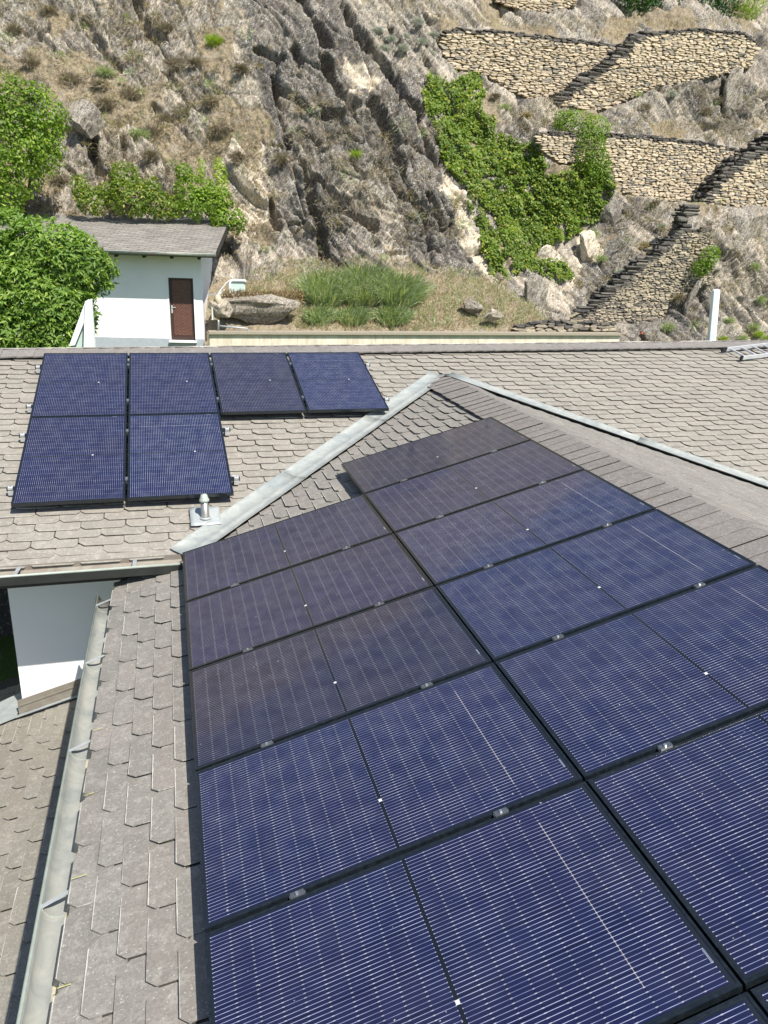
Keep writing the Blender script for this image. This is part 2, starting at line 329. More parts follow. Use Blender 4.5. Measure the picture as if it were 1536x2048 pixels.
M_lead = mat_zinc('lead_sheet', (.30, .33, .335), (.41, .43, .42), .5, .2)
M_orange = simple('orange_flower', (.7, .12, .03), .6)
M_yellowm = simple('yellow_chalk', (.45, .42, .12), .9, 0, .2)
M_black = simple('rubber', (.015, .015, .015), .6)
# ------------------------------------------------------------------ roof frames
H = .13
nA = np.array([0, -math.sin(PA), math.cos(PA)]); aA = np.array([1., 0, 0]); bA = np.array([0, math.cos(PA), math.sin(PA)])
nz_ = math.cos(PB)
bB = np.array([math.cos(PB) * math.cos(AZ), math.cos(PB) * math.sin(AZ), math.sin(PB)]); aB = np.array([math.sin(AZ), -math.cos(AZ), 0]); nB = np.cross(aB, bB)
OA = AP0 - nA * H; OB = -nB * H
S_RIDGE = 3.87
Rr = OB + bB * S_RIDGE                                    # a point on the wing ridge line (runs along aB)
bB2 = np.array([-bB[0], -bB[1], bB[2]]); aB2 = -aB; nB2 = np.cross(aB2, bB2); OB2 = Rr
OC = np.array([-1.66, -.2, -2.0]); OC = OC - bB * ((OC - OB) @ bB - 0) * 0
def loc(P, O, a, b): d = np.asarray(P) - O; return d @ a, d @ b
def line_planes(n1, p1, n2, p2, x=None, y=None):
    Mx = np.stack([n1, n2, [1, 0, 0] if x is not None else [0, 1, 0]]); return np.linalg.solve(Mx, [n1 @ p1, n2 @ p2, x if x is not None else y])
V1a = line_planes(nA, OA, nB, OB, y=-.9); V1b = line_planes(nA, OA, nB, OB, y=2.6)        # left valley
V2a = line_planes(nA, OA, nB2, OB2, y=-3.0); V2b = line_planes(nA, OA, nB2, OB2, y=2.6)   # right valley
# apex: where the wing ridge meets the main roof
ta = ((OA - Rr) @ nA) / (aB @ nA); APEX = Rr + aB * ta
def halfplane(O, a, b, P, Q, keep, off=0):
    """2-D half-plane through P,Q in (a,b) coordinates keeping the side of point keep, edge moved inwards by off"""
    p = loc(P, O, a, b); q = loc(Q, O, a, b); k = loc(keep, O, a, b); n = np.array([-(q[1] - p[1]), q[0] - p[0]]); n /= np.linalg.norm(n)
    d = n @ np.array(p)
    if n @ np.array(k) > d: n = -n; d = -d
    return (n[0], n[1], d - off)
PITCH, EXPO, TL = .41, .132, .175
def tile_poly(w_=PITCH - .009, L=TL, c1=.055, c2=.045, j=0):
    h = w_ / 2; return [(-h, L), (-h, c1 * .85), (-h + c1 * .8, 0), (h - c2 * .8, 0), (h, c2 * .85), (h, L)]
def tile_geo(P, a0, b0, rnd, lift=.017, L=TL, w_=PITCH, thick=.0055, dz=0., tw=0.):
    """P polygon in absolute (a,b); returns verts, faces, attr in local roof coordinates"""
    vs = []; at_ = []; n = len(P)
    for (x, y) in P:
        t = (y - b0) / L; z = lift * (1 - t) + .003 + dz + tw * (x - a0); vs.append((x - a0, y - b0, z)); at_.append(((x - a0) / w_ + .5, (y - b0) / EXPO, rnd))
    for (x, y) in P: t = (y - b0) / L; vs.append((x - a0, y - b0, lift * (1 - t) + .003 + dz - thick + tw * (x - a0))); at_.append(((x - a0) / w_ + .5, -.02, rnd))
    fs = [tuple(range(n))[::-1] if False else tuple(range(n))]
    fs += [(k, k + n, (k + 1) % n + n, (k + 1) % n) for k in range(n)]
    # orientation: polygon is clockwise or not, fix outward
    ar = sum(P[k][0] * P[(k + 1) % n][1] - P[(k + 1) % n][0] * P[k][1] for k in range(n))
    if ar < 0: fs = [f[::-1] for f in fs]
    return vs, fs, at_
def roof_tiles(parent, O, a, b, n, arange, brange, planes_for, mat, limit=300, row0=0, name='slate', expo=EXPO, pitch=PITCH, twm=0.0, lf=(.015, .023)):
    vars_ = []
    for k in range(8):
        rnd = k / 8 + .03; tp = tile_poly(pitch - .009, TL * expo / EXPO, random.uniform(.045, .07), random.uniform(.03, .055))
        vs, fs, at_ = tile_geo(tp, 0, 0, rnd, random.uniform(*lf), TL * expo / EXPO, pitch, dz=random.uniform(0, .003), tw=twm + random.uniform(-.012, .012)); m = MB(); m.add(vs, fs, at_); vars_.append((m, m.mesh(name, mat, attr='tuv')))
    tiles = []
    b0 = brange[0]; row = row0
    while b0 < brange[1]:
        off = (row % 2) * pitch / 2 + .012 * math.sin(row * 1.7); k0 = math.floor((arange[0] - off) / pitch)
        a0 = k0 * pitch + off
        while a0 < arange[1]:
            ja = a0 + random.uniform(-.004, .004); jb = b0 + random.uniform(-.004, .004)
            full = [(x + ja, y + jb) for x, y in tile_poly(pitch - .009, TL * expo / EXPO)]
            cl = clip_poly(full, planes_for(ja, jb))
            if len(cl) >= 3:
                area = abs(sum(cl[k][0] * cl[(k + 1) % len(cl)][1] - cl[(k + 1) % len(cl)][0] * cl[k][1] for k in range(len(cl)))) / 2
                if area > .002:
                    isfull = len(cl) == 6 and all(abs(p[0] - q[0]) + abs(p[1] - q[1]) < 1e-6 for p, q in zip(cl, full))
                    P = O + a * ja + b * jb; pp, dd = proj(P + b * .06)
                    vis = dd > 0 and -60 < pp[0] < 1596 and -60 < pp[1] < 2108
                    tiles.append((dd if vis else dd + 1000, ja, jb, isfull, cl, vis, P))
            a0 += pitch
        b0 += expo; row += 1
    tiles.sort(key=lambda t: t[0]); rest = MB(); basis = (a, b, n); cnt = 0
    for d, ja, jb, isfull, cl, vis, P in tiles:
        rnd = random.random()
        if vis and cnt < limit:
            if isfull: me = random.choice(vars_)[1]
            else: m = MB(); m.add(*tile_geo(cl, ja, jb, rnd, L=TL * expo / EXPO, w_=pitch)); me = m.mesh(name, mat, attr='tuv')
            o = link(name, me, parent); setmw(o, basis, P); cnt += 1
        else:
            if isfull: m = random.choice(vars_)[0]; vs, fs = m.v, m.f; at_ = [(p[0], p[1], rnd) for p in m.a]
            else: vs, fs, at_ = tile_geo(cl, ja, jb, rnd, L=TL * expo / EXPO, w_=pitch)
            rest.add([P + a * v[0] + b * v[1] + n * v[2] for v in vs], fs, at_)
    if rest.v: tag(rest.build(name + 's', mat, parent, attr='tuv'), kind='stuff')
def slab(name, P4, n, th, mat, parent):
    m = MB(); P4 = [np.array(p, float) for p in P4]; m.add(P4 + [p - n * th for p in P4], [(0, 1, 2, 3), (7, 6, 5, 4)] + [(k, k + 4, (k + 1) % 4 + 4, (k + 1) % 4) for k in range(4)])
    me = m.mesh(name, mat); bm = bmesh.new(); bm.from_mesh(me); bmesh.ops.recalc_face_normals(bm, faces=bm.faces); bm.to_mesh(me); bm.free(); return link(name, me, parent)
# ------------------------------------------------------------------ MAIN HOUSE (far roof)
house = empty('house', (0, 0, 0), 0, 'main house with wide slate roof running across the picture and white wall', 'house')
RL = np.array([-8., 3.50, 0]); RR_ = np.array([22., 4.18, 0])
def onA(x, y): return np.array([x, y, OA[2] - (-nA[1]) * 0 + (bA[2] / bA[1]) * (y - OA[1])])
def ry(x): return 3.62 + (x + 2.14) * (3.92 - 3.62) / 12.46
EY = -.83
roofA = slab('roof', [onA(-5.5, EY + .02), onA(20, EY + .02), onA(20, ry(20)), onA(-5.5, ry(-5.5))], nA, .12, M_base, house)
roofA.location = (0, 0, -.022)
hpL = halfplane(OA, aA, bA, V1a, V1b, onA(-4, 2), .172); hpR = halfplane(OA, aA, bA, V2a, V2b, onA(12, 2), .115)
apA = loc(APEX, OA, aA, bA)
def planesA(a, b):
    rp = halfplane(OA, aA, bA, onA(-5, ry(-5)), onA(20, ry(20)), onA(0, 0), .05)
    pl = [rp]
    if b < apA[1] + .03: pl.append(hpL if a < apA[0] else hpR)
    return pl
ea = loc(onA(0, EY), OA, aA, bA)[1]
roof_tiles(roofA, OA, aA, bA, nA, (-3.9, 15.0), (ea - .02, loc(onA(0, 4.3), OA, aA, bA)[1]), planesA, M_slate, twm=-.011, lf=(.013, .021))
m = MB(); e0, e1 = onA(-4.0, EY + .012), onA(.02, EY + .012); m.add([e0, e1, e1 + bA * .2, e0 + bA * .2, e0 - nA * .012, e1 - nA * .012], [(0, 1, 2, 3), (4, 5, 1, 0)], [(.5, .03, .4)] * 2 + [(.5, .5, .4)] * 4); m.build('starter_course', M_slate, house, attr='tuv').location = -nA * .009
# back slope of the main house
bk = np.array([0, math.cos(PA), -math.sin(PA)]); back = slab('back_roof', [onA(-5.5, ry(-5.5)), onA(20, ry(20)), onA(20, ry(20)) + bk * 4.6, onA(-5.5, ry(-5.5)) + bk * 4.6], np.array([0, math.sin(PA), math.cos(PA)]), .1, M_slate, house)
# ridge slates
capv = []
for k in range(5):
    wv_ = .212; P = [(-wv_ / 2, 0), (wv_ / 2, 0), (wv_ / 2, .33), (-wv_ / 2, .33)]
    m = MB(); vs, fs, at_ = tile_geo(P, 0, 0, k / 5 + .02, .03, .33, wv_, .018, .012, .05); m.add(vs, fs, [(q[0], .5 if q[1] >= 0 else -.02, q[2]) for q in at_]); capv.append(m.mesh('ridge_slate', M_cap, attr='tuv'))
x = -3.4
while x < 13.2:
    P = onA(x, ry(x)) - bA * .30; dx = unit(onA(x + 1, ry(x + 1)) - onA(x, ry(x))); b_ = unit(np.cross(nA, dx))
    setmw(link('ridge_slate', random.choice(capv), house), (dx, b_, nA), P + nA * .008); x += .2
m = MB()
for s in np.arange(-3.4, 13.2, .2): p = onA(s, ry(s)) + nA * .03; m.box(p + np.array([0, .10, -.028]), (.205, .24, .012), ((1, 0, 0), unit(bk), (0, math.sin(PA), math.cos(PA))))
tag(m.build('back_ridge_slates', M_cap, house), kind='stuff')
# white wall under the eave, with its corner at the left
WY = -.2; XC = -1.66
m = MB(); m.box(((XC + .9) / 2, WY + .15, -1.27), (.9 - XC, .3, 2.0)); m.build('wall', M_white, house)
m = MB(); m.box((XC + .15, WY + 1.9, -1.9), (.3, 3.2, 3.3)); m.build('side_wall', M_white, house)
m = MB(); m.box((6, 7.8, -.6), (24, .3, 2.2)); m.build('back_wall', M_white, house)
m = MB(); m.box((-2.0, EY + .35, -.30), (3.8, .66, .02)); m.build('soffit', M_base, house)
# eave gutter of the main house: open channel, rim, outer face
GZ = onA(0, EY)[2]
def channel(name, x0, x1, yi, yo, z, dpt, mat_in, mat_out, rim, parent, xf=lambda s: 0):
    m = MB(); prof = [(yi, z), (yi, z - dpt * .5), ((yi * .7 + yo * .3), z - dpt), ((yi * .25 + yo * .75), z - dpt), (yo, z - .01)]
    n = len(prof); vs = [(x0, p, q) for p, q in prof] + [(x1, p, q) for p, q in prof]; fs = [(k, k + 1, k + 1 + n, k + n) for k in range(n - 1)]
    m.add(vs, fs); o = m.build(name, mat_in, parent); o.modifiers.new('s', 'SOLIDIFY').thickness = .003
    return o
gx0, gx1 = -5.5, -.02
GRZ = hit(150, 1143, np.array([0, EY - .24, 0]), np.array([0, 1., 0]))[2]; YO = EY - .24
channel('gutter', gx0, gx1, EY - .005, YO, GRZ, .10, M_copin, M_copper, None, house)
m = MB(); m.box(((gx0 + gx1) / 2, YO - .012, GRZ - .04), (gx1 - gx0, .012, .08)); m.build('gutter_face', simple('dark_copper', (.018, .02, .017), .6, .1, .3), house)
m = MB(); m.tube([(gx0, YO - .01, GRZ + .004), (gx1, YO - .01, GRZ + .004)], .012, 8); m.build('gutter_rim', M_zincd, house, True)
for px_ in (40, 270):
    gp = hit(px_, 1128, OA, nA)
    m = MB(); m.bar((gp[0], EY + .03, GZ - .012), (gp[0], YO - .01, GRZ + .018), .035, .004); m.build('gutter_strap', M_lead, house)
for gx in (-3.9, -2.9): m = MB(); m.bar((gx, EY + .03, GZ - .012), (gx, YO - .01, GRZ + .018), .035, .004); m.build('gutter_strap', M_lead, house)
m = MB(); m.box(((gx0 + gx1) / 2, EY + .03, GZ - .13), (gx1 - gx0, .03, .17)); m.build('fascia', M_base, house)
# ------------------------------------------------------------------ WING (near roof with the big array)
wing = empty('house_wing', (0, 0, 0), 0, 'near wing of the house with slate roof under the large solar array', 'house')
SE = -.662
def onB(s, v, h=0.): return OB + bB * s + aB * v + nB * h
VW1 = -((V1a - OB) @ aB)
roofB = slab('roof', [onB(SE + .02, .86), onB(SE + .02, 11), onB(S_RIDGE, 11), onB(S_RIDGE, -2.55)], nB, .10, M_base, wing); roofB.location = (0, 0, -.024)
hpB = halfplane(OB, aB, bB, V1a, V1b, onB(2, 5), .115)
def planesB(a, b):
    pl = [(-1, 0, -.90)] if b < .06 else [hpB]
    return pl + [(0, 1, S_RIDGE - .12)]
roof_tiles(roofB, OB, aB, bB, nB, (-2.6, 7.6), (SE - .012, S_RIDGE - .1), planesB, M_slateB, twm=.022)
roofB2 = slab('far_slope', [OB2 + aB2 * -11, OB2 + aB2 * 2.6, OB2 + aB2 * -.9 - bB2 * 3.8, OB2 + aB2 * -11 - bB2 * 4.6], nB2, .10, M_base, wing); roofB2.location = (0, 0, -.024)
hpB2 = halfplane(OB2, aB2, bB2, V2a, V2b, OB2 - aB2 * 6 - bB2 * 1, .15)
def planesB2(a, b): return [hpB2, (0, 1, -.03)]
roof_tiles(roofB2, OB2, aB2, bB2, nB2, (-8, 2.6), (-4.6, 0), planesB2, M_slateB)
m = MB(); e0, e1 = onB(SE - .006, .92), onB(SE - .006, 7.8); m.add([e0, e1, e1 + bB * .2, e0 + bB * .2, e0 - nB * .012, e1 - nB * .012], [(0, 1, 2, 3), (4, 5, 1, 0)], [(.5, .03, .4)] * 2 + [(.5, .5, .4)] * 4); m.build('starter_course', M_slateB, wing, attr='tuv').location = -nB * .012
# ridge slates of the wing (laid on the near side, standing a little proud)
wcap = []
for k in range(6):
    L_ = .40; W_ = .174; P = [(-W_ / 2, 0), (W_ / 2, 0), (W_ / 2, L_), (-W_ / 2, L_)]
    m = MB(); vs, fs, at_ = tile_geo(P, 0, 0, k / 6 + .05, .006, L_, W_, .005, random.uniform(.022, .028), .065); m.add(vs, fs, [(q[0] * .9, .5 if q[1] >= 0 else -.02, q[2]) for q in at_]); wcap.append(m.mesh('ridge_slate', M_cap, attr='tuv'))
v = -((APEX - OB) @ -aB) + .06
while v < 8.2:
    setmw(link('ridge_slate', random.choice(wcap), wing), (aB, bB, nB), onB(S_RIDGE - .375 + random.uniform(-.008, .008), v)); v += .17
# second course lying on the far side of the ridge
m = MB()
for v in np.arange(-2.3, 8.2, .33): n0 = len(m.v); m.box(OB2 - aB2 * v - bB2 * (.17 + random.uniform(-.02, .02)) + nB2 * (.020 + random.uniform(0, .006)), (.32, .3, .006), (aB2, bB2, nB2)); m.a[n0:] = [(.5, .5, random.random())] * 8
tag(m.build('far_ridge_slates', M_cap, wing, attr='tuv'), kind='stuff')
# valley flashings: folded zinc sheets, laid in lengths with standing welts
def flashing(P, Q, s1, s2, w1, w2, parent, nseg):
    P = np.array(P); Q = np.array(Q); d = unit(Q - P)
    def side(n, keep): u = np.cross(n, d); u = unit(u); return u if (keep - P) @ u > 0 else -u
    u1 = side(*s1); u2 = side(*s2); L_ = np.linalg.norm(Q - P); z = np.array([0, 0, 1.])
    for k in range(nseg):
        t0, t1 = L_ * k / nseg - .03, L_ * (k + 1) / nseg; m = MB(); N_ = 10; vs = []
        for i in range(N_ + 1):
            t = t0 + (t1 - t0) * i / N_; c = P + d * t; wob = lambda: random.uniform(-.0035, .0035)
            lift = .016 + .004 * (1 - i / N_)
            vs += [c + u1 * w1 + z * (lift + .016), c + u1 * (w1 - .012) + z * (lift + .002 + wob()), c + u1 * w1 * .45 + z * (lift + wob()), c + u1 * .02 + z * (lift + .004), c + z * (lift + .02), c + u2 * .02 + z * (lift + .004), c + u2 * w2 * .5 + z * (lift + wob()), c + u2 * (w2 - .01) + z * (lift + .002 + wob()), c + u2 * w2 + z * (lift + .012)]
        fs = [(i * 9 + j, i * 9 + j + 1, (i + 1) * 9 + j + 1, (i + 1) * 9 + j) for i in range(N_) for j in range(8)]
        m.add(vs, fs); o = m.build('valley_flashing', M_zinc, parent, True); o.modifiers.new('s', 'SOLIDIFY').thickness = .002
flashing(V1a + unit(V1b - V1a) * .05, APEX + np.array([-.02, -.03, .0]), (nA, onA(-4, 2)), (nB, onB(1, 6)), .185, .13, wing, 3)
flashing(V2a, APEX + np.array([.04, -.05, .0]), (nA, onA(12, 2)), (nB2, OB2 - aB2 * 6 - bB2), .13, .15, wing, 3)
# half-round zinc gutter along the wing eave
gy0, gy1 = -1.0, -8.8
P0 = onB(SE - .088, 1.0, -.05); d0 = aB
def halfpipe(P, d, L_, r, n=14):
    m = MB(); o = np.cross(d, (0, 0, 1.)); o = unit(o); N_ = 26; vs = []
    for i in range(N_ + 1):
        t = L_ * i / N_; c = P + d * t - np.array([0, 0, .0])
        for k in range(n + 1):
            a_ = math.pi * k / n; rr = r * (1 + .015 * math.sin(i * 2.1 + k)); vs.append(c + o * rr * math.cos(a_) * 1.0 + np.array([0, 0, -rr * math.sin(a_) * .95]))
    fs = [(i * (n + 1) + k, i * (n + 1) + k + 1, (i + 1) * (n + 1) + k + 1, (i + 1) * (n + 1) + k) for i in range(N_) for k in range(n)]
    m.add(vs, fs); return m
g = halfpipe(P0, d0, 9.5, .075).build('gutter', M_zinc2, wing, True); g.modifiers.new('s', 'SOLIDIFY').thickness = .003
out = unit(np.cross(d0, (0, 0, 1.))); out = out if out[0] < 0 else -out
m = MB(); vs = []
for i in range(60):
    c = P0 + d0 * (9.5 * i / 59); a0_ = math.radians(152 + 5 * math.sin(i * 1.3) + random.uniform(-3, 3)); a1_ = math.radians(112 + 6 * math.sin(i * .7) + random.uniform(-4, 4))
    for a_ in (a0_, (a0_ + a1_) / 2, a1_): vs.append(c + out * .070 * math.cos(a_) + np.array([0, 0, -.067 * math.sin(a_)]))
m.add(vs, [(i * 3 + j, i * 3 + j + 1, i * 3 + j + 4, i * 3 + j + 3) for i in range(59) for j in range(2)]); m.build('lime_crust', simple('lime_crust', (.50, .44, .31), .95, 0, .3, 30, .1, .8), wing)
rimP = P0 + out * .082 + np.array([0, 0, .0]); m = MB(); m.tube([rimP, rimP + d0 * 9.5], .010, 8); m.build('gutter_rim', M_zincd, wing, True)
for yy_ in (1205, 1318, 1492, 1803, 2200):
    gp = hit({1205: 208, 1318: 195, 1492: 165, 1803: 110, 2200: 30}[yy_], yy_, onB(SE, 0, -.02), nB); t = (gp - P0) @ d0; c = P0 + d0 * t
    m = MB(); m.bar(c + out * .085 + np.array([0, 0, .004]), c - out * .12 - d0 * .06 + np.array([0, 0, .055]), .022, .004)
    m.build('gutter_strap', M_lead, wing)
    m = MB()
    for k in range(10):
        a0_, a1_ = math.pi * k / 10, math.pi * (k + 1) / 10; f_ = lambda a_: c + out * .081 * math.cos(a_) + np.array([0, 0, -.079 * math.sin(a_)])
        m.bar(f_(a0_), f_(a1_), .025, .004, up=d0)
    m.build('gutter_bracket', M_zincd, wing)
m = MB(); f0 = onB(SE + .03, .92, -.10); f1 = onB(SE + .03, 11, -.10); m.bar(f0, f1, .025, .16); m.build('fascia', M_dark, wing)
m = MB(); m.box((.05, -5.6, -1.6), (.3, 9.2, 2.6)); m.build('wall', M_white, wing)
# yellow chalk marks and rust points on the eave slates
for px_, py_, ln in ((196, 1458, .06), (178, 1588, .06), (158, 1753, .08), (128, 1972, .06)):
    p = hit(px_, py_, OB + nB * .018, nB); m = MB(); m.box(p, (.003, ln, .0015), (aB, unit(bB + aB * .08), nB)); m.build('chalk_mark', M_yellowm, wing)
# ------------------------------------------------------------------ LOWER ANNEX roof at the left edge
annex = empty('annex', (0, 0, 0), 0, 'low annex roof with weathered slates below the zinc gutter, in the left corner', 'annex')
def onC(x, y, h=0.): return np.array([x, y, OC[2] + (bB[2] / bB[0]) * (x - OC[0])]) + nB * h
OCr = onC(-4.0, 0)
roofC = slab('roof', [onC(-5.2, .75), onC(-5.2, -9), onC(-.1, -9), onC(-.1, .75)], nB, .12, M_base, annex); roofC.location = (0, 0, -.024)
cw_ = [(-1, 0, .2)]
roof_tiles(roofC, OCr, aB, bB, nB, (-.7, 8.4), (-.9, 3.9), lambda a, b: ([(-1, 0, -.235)] if b > 2.33 else [(-1, 0, .55)]), M_slateC, twm=.02)
m = MB(); m.box((-2.9, .4, -3.6), (2.4, .3, 2.2)); m.box((-3.3, -4, -3.9), (.3, 9, 2.6)); m.build('wall', M_white, annex)
# folded flashing where the annex roof meets the white wall
m = MB(); a_ = onC(XC - .04, WY - .015, .02); b_ = onC(-.3, WY - .015, .02); up = np.array([0, 0, .16])
m.add([a_, b_, b_ + up, a_ + up, a_ + (0, .013, .16), b_ + (0, .013, .16)], [(0, 1, 2, 3), (3, 2, 5, 4)]); m.build('wall_flashing', M_copin, annex)
m = MB(); m.bar(a_ + up * .62, b_ + up * .62, .02, .012); m.build('flashing_rail', M_copin, annex)
m = MB(); c_ = onC(XC - .06, WY - .02, .022); e_ = onC(-.3, WY - .02, .022); m.add([c_, e_, onC(-.3, WY - .05, .026), onC(XC - .06, WY - .07, .026)], [(0, 3, 2, 1)]); m.add([c_, onC(XC - .06, WY - .07, .026), onC(XC - .36, WY - .1, .024), onC(XC - .36, WY + .35, .03), onC(XC - .02, WY + .4, .05)], [(0, 1, 2, 3, 4)])
o = m.build('apron_flashing', M_lead, annex); o.modifiers.new('s', 'SOLIDIFY').thickness = .003
# ------------------------------------------------------------------ SOLAR PANELS
L, S, G, GC = 1.7305, 1.0345, .0223, .0115
def panel_parts():
    fr = MB(); W = .028; T = .035
    for (x0, x1, y0, y1) in ((0, L, 0, W), (0, L, S - W, S), (0, W, W, S - W), (L - W, L, W, S - W)): fr.box(((x0 + x1) / 2, (y0 + y1) / 2, -T / 2), (x1 - x0 - .0006, y1 - y0 - .0006, T))
    me = fr.mesh('frame', M_frame); bm = bmesh.new(); bm.from_mesh(me); bmesh.ops.bevel(bm, geom=bm.edges[:], offset=.0015, segments=1, affect='EDGES'); bm.to_mesh(me); bm.free()
    lip = MB(); w2 = .011
    gl = []
    for mt in M_cells:
        g_ = MB(); g_.box((L / 2, S / 2, -.004), (L - .018, S - .018, .004)); gm = g_.mesh('glass', mt); gl.append(gm)
    return me, gl
# the frame lip is only 11 mm wide, the glass lies just under it
def frame_mesh():
    fr = MB(); W = .012; T = .035
    for (x0, x1, y0, y1) in ((0, L, 0, W), (0, L, S - W, S), (0, W, W, S - W), (L - W, L, W, S - W)): fr.box(((x0 + x1) / 2, (y0 + y1) / 2, -T / 2), (x1 - x0, y1 - y0, T))
    return fr.mesh('frame', M_frame)
FM = frame_mesh(); GLM = panel_parts()[1]
tagm = MB(); tagm.box((L - .035, .13, .0), (.009, .05, .0012)); TAGM = tagm.mesh('serial_label', M_bolt)
cl = MB(); cl.box((0, 0, .002), (.06, .030, .004)); cl.box((0, 0, -.02), (.07, .016, .04)); CLM = cl.mesh('clamp', simple('clamp_metal', (.22, .23, .24), .35, .8))
bo = MB(); bo.tube([(0, 0, .004), (0, 0, .012)], .0075, 6); BOM = bo.mesh('bolt', M_bolt)
def panel(origin, bx, by, bz, label, mt, clamps, group):
    root = empty('solar_panel', origin, 0, label, 'solar panel', group)
    m4 = Matrix.Identity(4)
    for i, a_ in enumerate((bx, by, bz)):
        for j in range(3): m4[j][i] = a_[j]
    root.rotation_euler = m4.to_euler()
    link('frame', FM, root); g_ = link('glass', GLM[mt], root); link('serial_label', TAGM, root)
    for (cx, cy) in clamps:
        c = link('clamp', CLM, root); c.location = (cx, cy, .001); b_ = link('bolt', BOM, c)
    return root
gA = 'solar panels on the far roof'; gB = 'solar panels on the near wing roof'
labA = {(0, 0): 'leftmost solar panel in the upper row on the far roof', (1, 0): 'second solar panel from the left in the upper row on the far roof', (2, 0): 'brownish solar panel, third from the left in the upper row on the far roof', (3, 0): 'dark blue solar panel at the right end of the upper row on the far roof',
        (0, 1): 'left solar panel of the two in the lower row on the far roof', (1, 1): 'right solar panel of the lower row on the far roof, just above the vent pipe'}
mtA = {(0, 0): 1, (1, 0): 1, (2, 0): 2, (3, 0): 0, (0, 1): 1, (1, 1): 0}
for (i, j), lb in labA.items():
    o = AP0 + aA * (i * (S + G) + S) - bA * (j * (L + GC) + L)
    cls = [(.36, -.010), (1.36, -.010)] if (i, j) != (3, 0) and (i, j) != (1, 1) else []
    panel(o, bA, -aA, nA, lb, mtA[(i, j)], cls, gA)
ordw = ['first', 'second', 'third', 'fourth', 'fifth', 'sixth', 'seventh']
for col in (0, 1):
    for j in range(1 - col, 7):
        side = 'left' if col == 0 else 'right'; k = j - (1 - col)
        if j == 6: lb = 'solar panel at the near end of the %s column, cut off by the bottom edge' % side
        else: lb = '%s solar panel from the far end in the %s column on the near roof' % (ordw[k], side)
        if col == 1 and j == 0: lb = 'dark solar panel at the far end of the right column on the near roof'
        o = bB * (col * (L + GC)) + aB * (j * (S + G) + S)
        mt = {(0, 3): 2, (0, 1): 1, (0, 2): 1, (1, 0): 2, (1, 1): 1}.get((col, j), 0)
        panel(o, bB, -aB, nB, lb, mt, [(.40, -.010), (1.33, -.010)] if j < 6 else [], gB)
# mounting rails with hooks and end clamps
def rail(P, d, L_, n, label, hooks, side, grp):
    root = empty('mounting_rail', P, 0, label, 'rail', grp); m = MB(); u = unit(np.cross(n, d))
    m.box(d * L_ / 2, (.038, .036, L_), (u, n, d)); m.build('rail_bar', M_frame, root)
    for (t, fl) in hooks:
        h = MB(); h.box(d * t - n * .035, (.05, .05, .05), (u, n, d)); h.box(d * t + n * .012 + d * (fl * .0), (.04, .022, .045), (u, n, d)); h.build('hook', M_alu, root)
        q = MB(); q.tube([d * t + n * .02, d * t + n * .036], .009, 6); q.build('bolt', M_bolt, root)
        if fl: s_ = MB(); s_.box(d * t + u * side * .085 - n * .052, (.13, .004, .06), (u, n, d)); s_.build('hook_plate', M_alu, root)
for j, nc, lbs in ((0, 4, ('upper', 'second')), (1, 2, ('third', 'lowest'))):
    for q_, f_ in enumerate((.36, .84 * L)):
        P = AP0 - aA * .085 - bA * (j * (L + GC) + (.32 if q_ == 0 else 1.38)) - nA * .056
        rail(P, aA, nc * (S + G) + .16, nA, '%s mounting rail with silver hooks under the panels on the far roof' % lbs[q_], [(.035, 0), (nc * (S + G) + .125, 1)], 1, 'mounting rails on the far roof')
for k, s_ in enumerate((.40, 1.33, L + G + .40, L + G + 1.33)):
    v0 = (S + G) if k < 2 else 0
    rail(onB(s_, v0 - .07, .074), aB, 7 * (S + G) - v0 + .12, nB, '%s mounting rail from the gutter running under the near solar array' % ordw[k], [], 1, 'mounting rails on the near roof')
# cable trays visible between the two columns
# ------------------------------------------------------------------ vent pipe on the far roof
vp = hit(411, 1037, OA + nA * .015, nA)
vent = empty('vent_pipe', vp, 0, 'small metal vent pipe with flared cap on a square lead sheet below the panels', 'vent')
m = MB(); V_ = []
for j in range(7):
    for i in range(7): V_.append(aA * ((i - 3) * .049) + bA * ((j - 2.4) * .053) + nA * (.014 + random.uniform(-.003, .003)))
m.add(V_, [(j * 7 + i, j * 7 + i + 1, j * 7 + i + 8, j * 7 + i + 7) for j in range(6) for i in range(6)]); o = m.build('base_sheet', M_lead, vent, True); o.modifiers.new('s', 'SOLIDIFY').thickness = .004
m = MB(); m.tube([(0, 0, -.02), (0, 0, .012), (-.002, 0, .03), (-.004, 0, .19)], [.056, .052, .042, .036], 20); m.build('pipe', mat_zinc('pipe_steel', (.28, .27, .22), (.42, .41, .36), .35, .7), vent, True)
m = MB(); m.tube([(-.004, 0, .175), (-.004, 0, .185), (-.005, 0, .20), (-.005, 0, .225), (-.005, 0, .25), (-.005, 0, .255), (-.005, 0, .235)], [.036, .05, .049, .036, .030, .026, .024], 20); m.build('cap', M_zincd, vent, True)
m = MB(); m.tube([(0, 0, .006), (0, 0, .02)], [.066, .05], 20); m.build('collar', M_lead, vent, True)
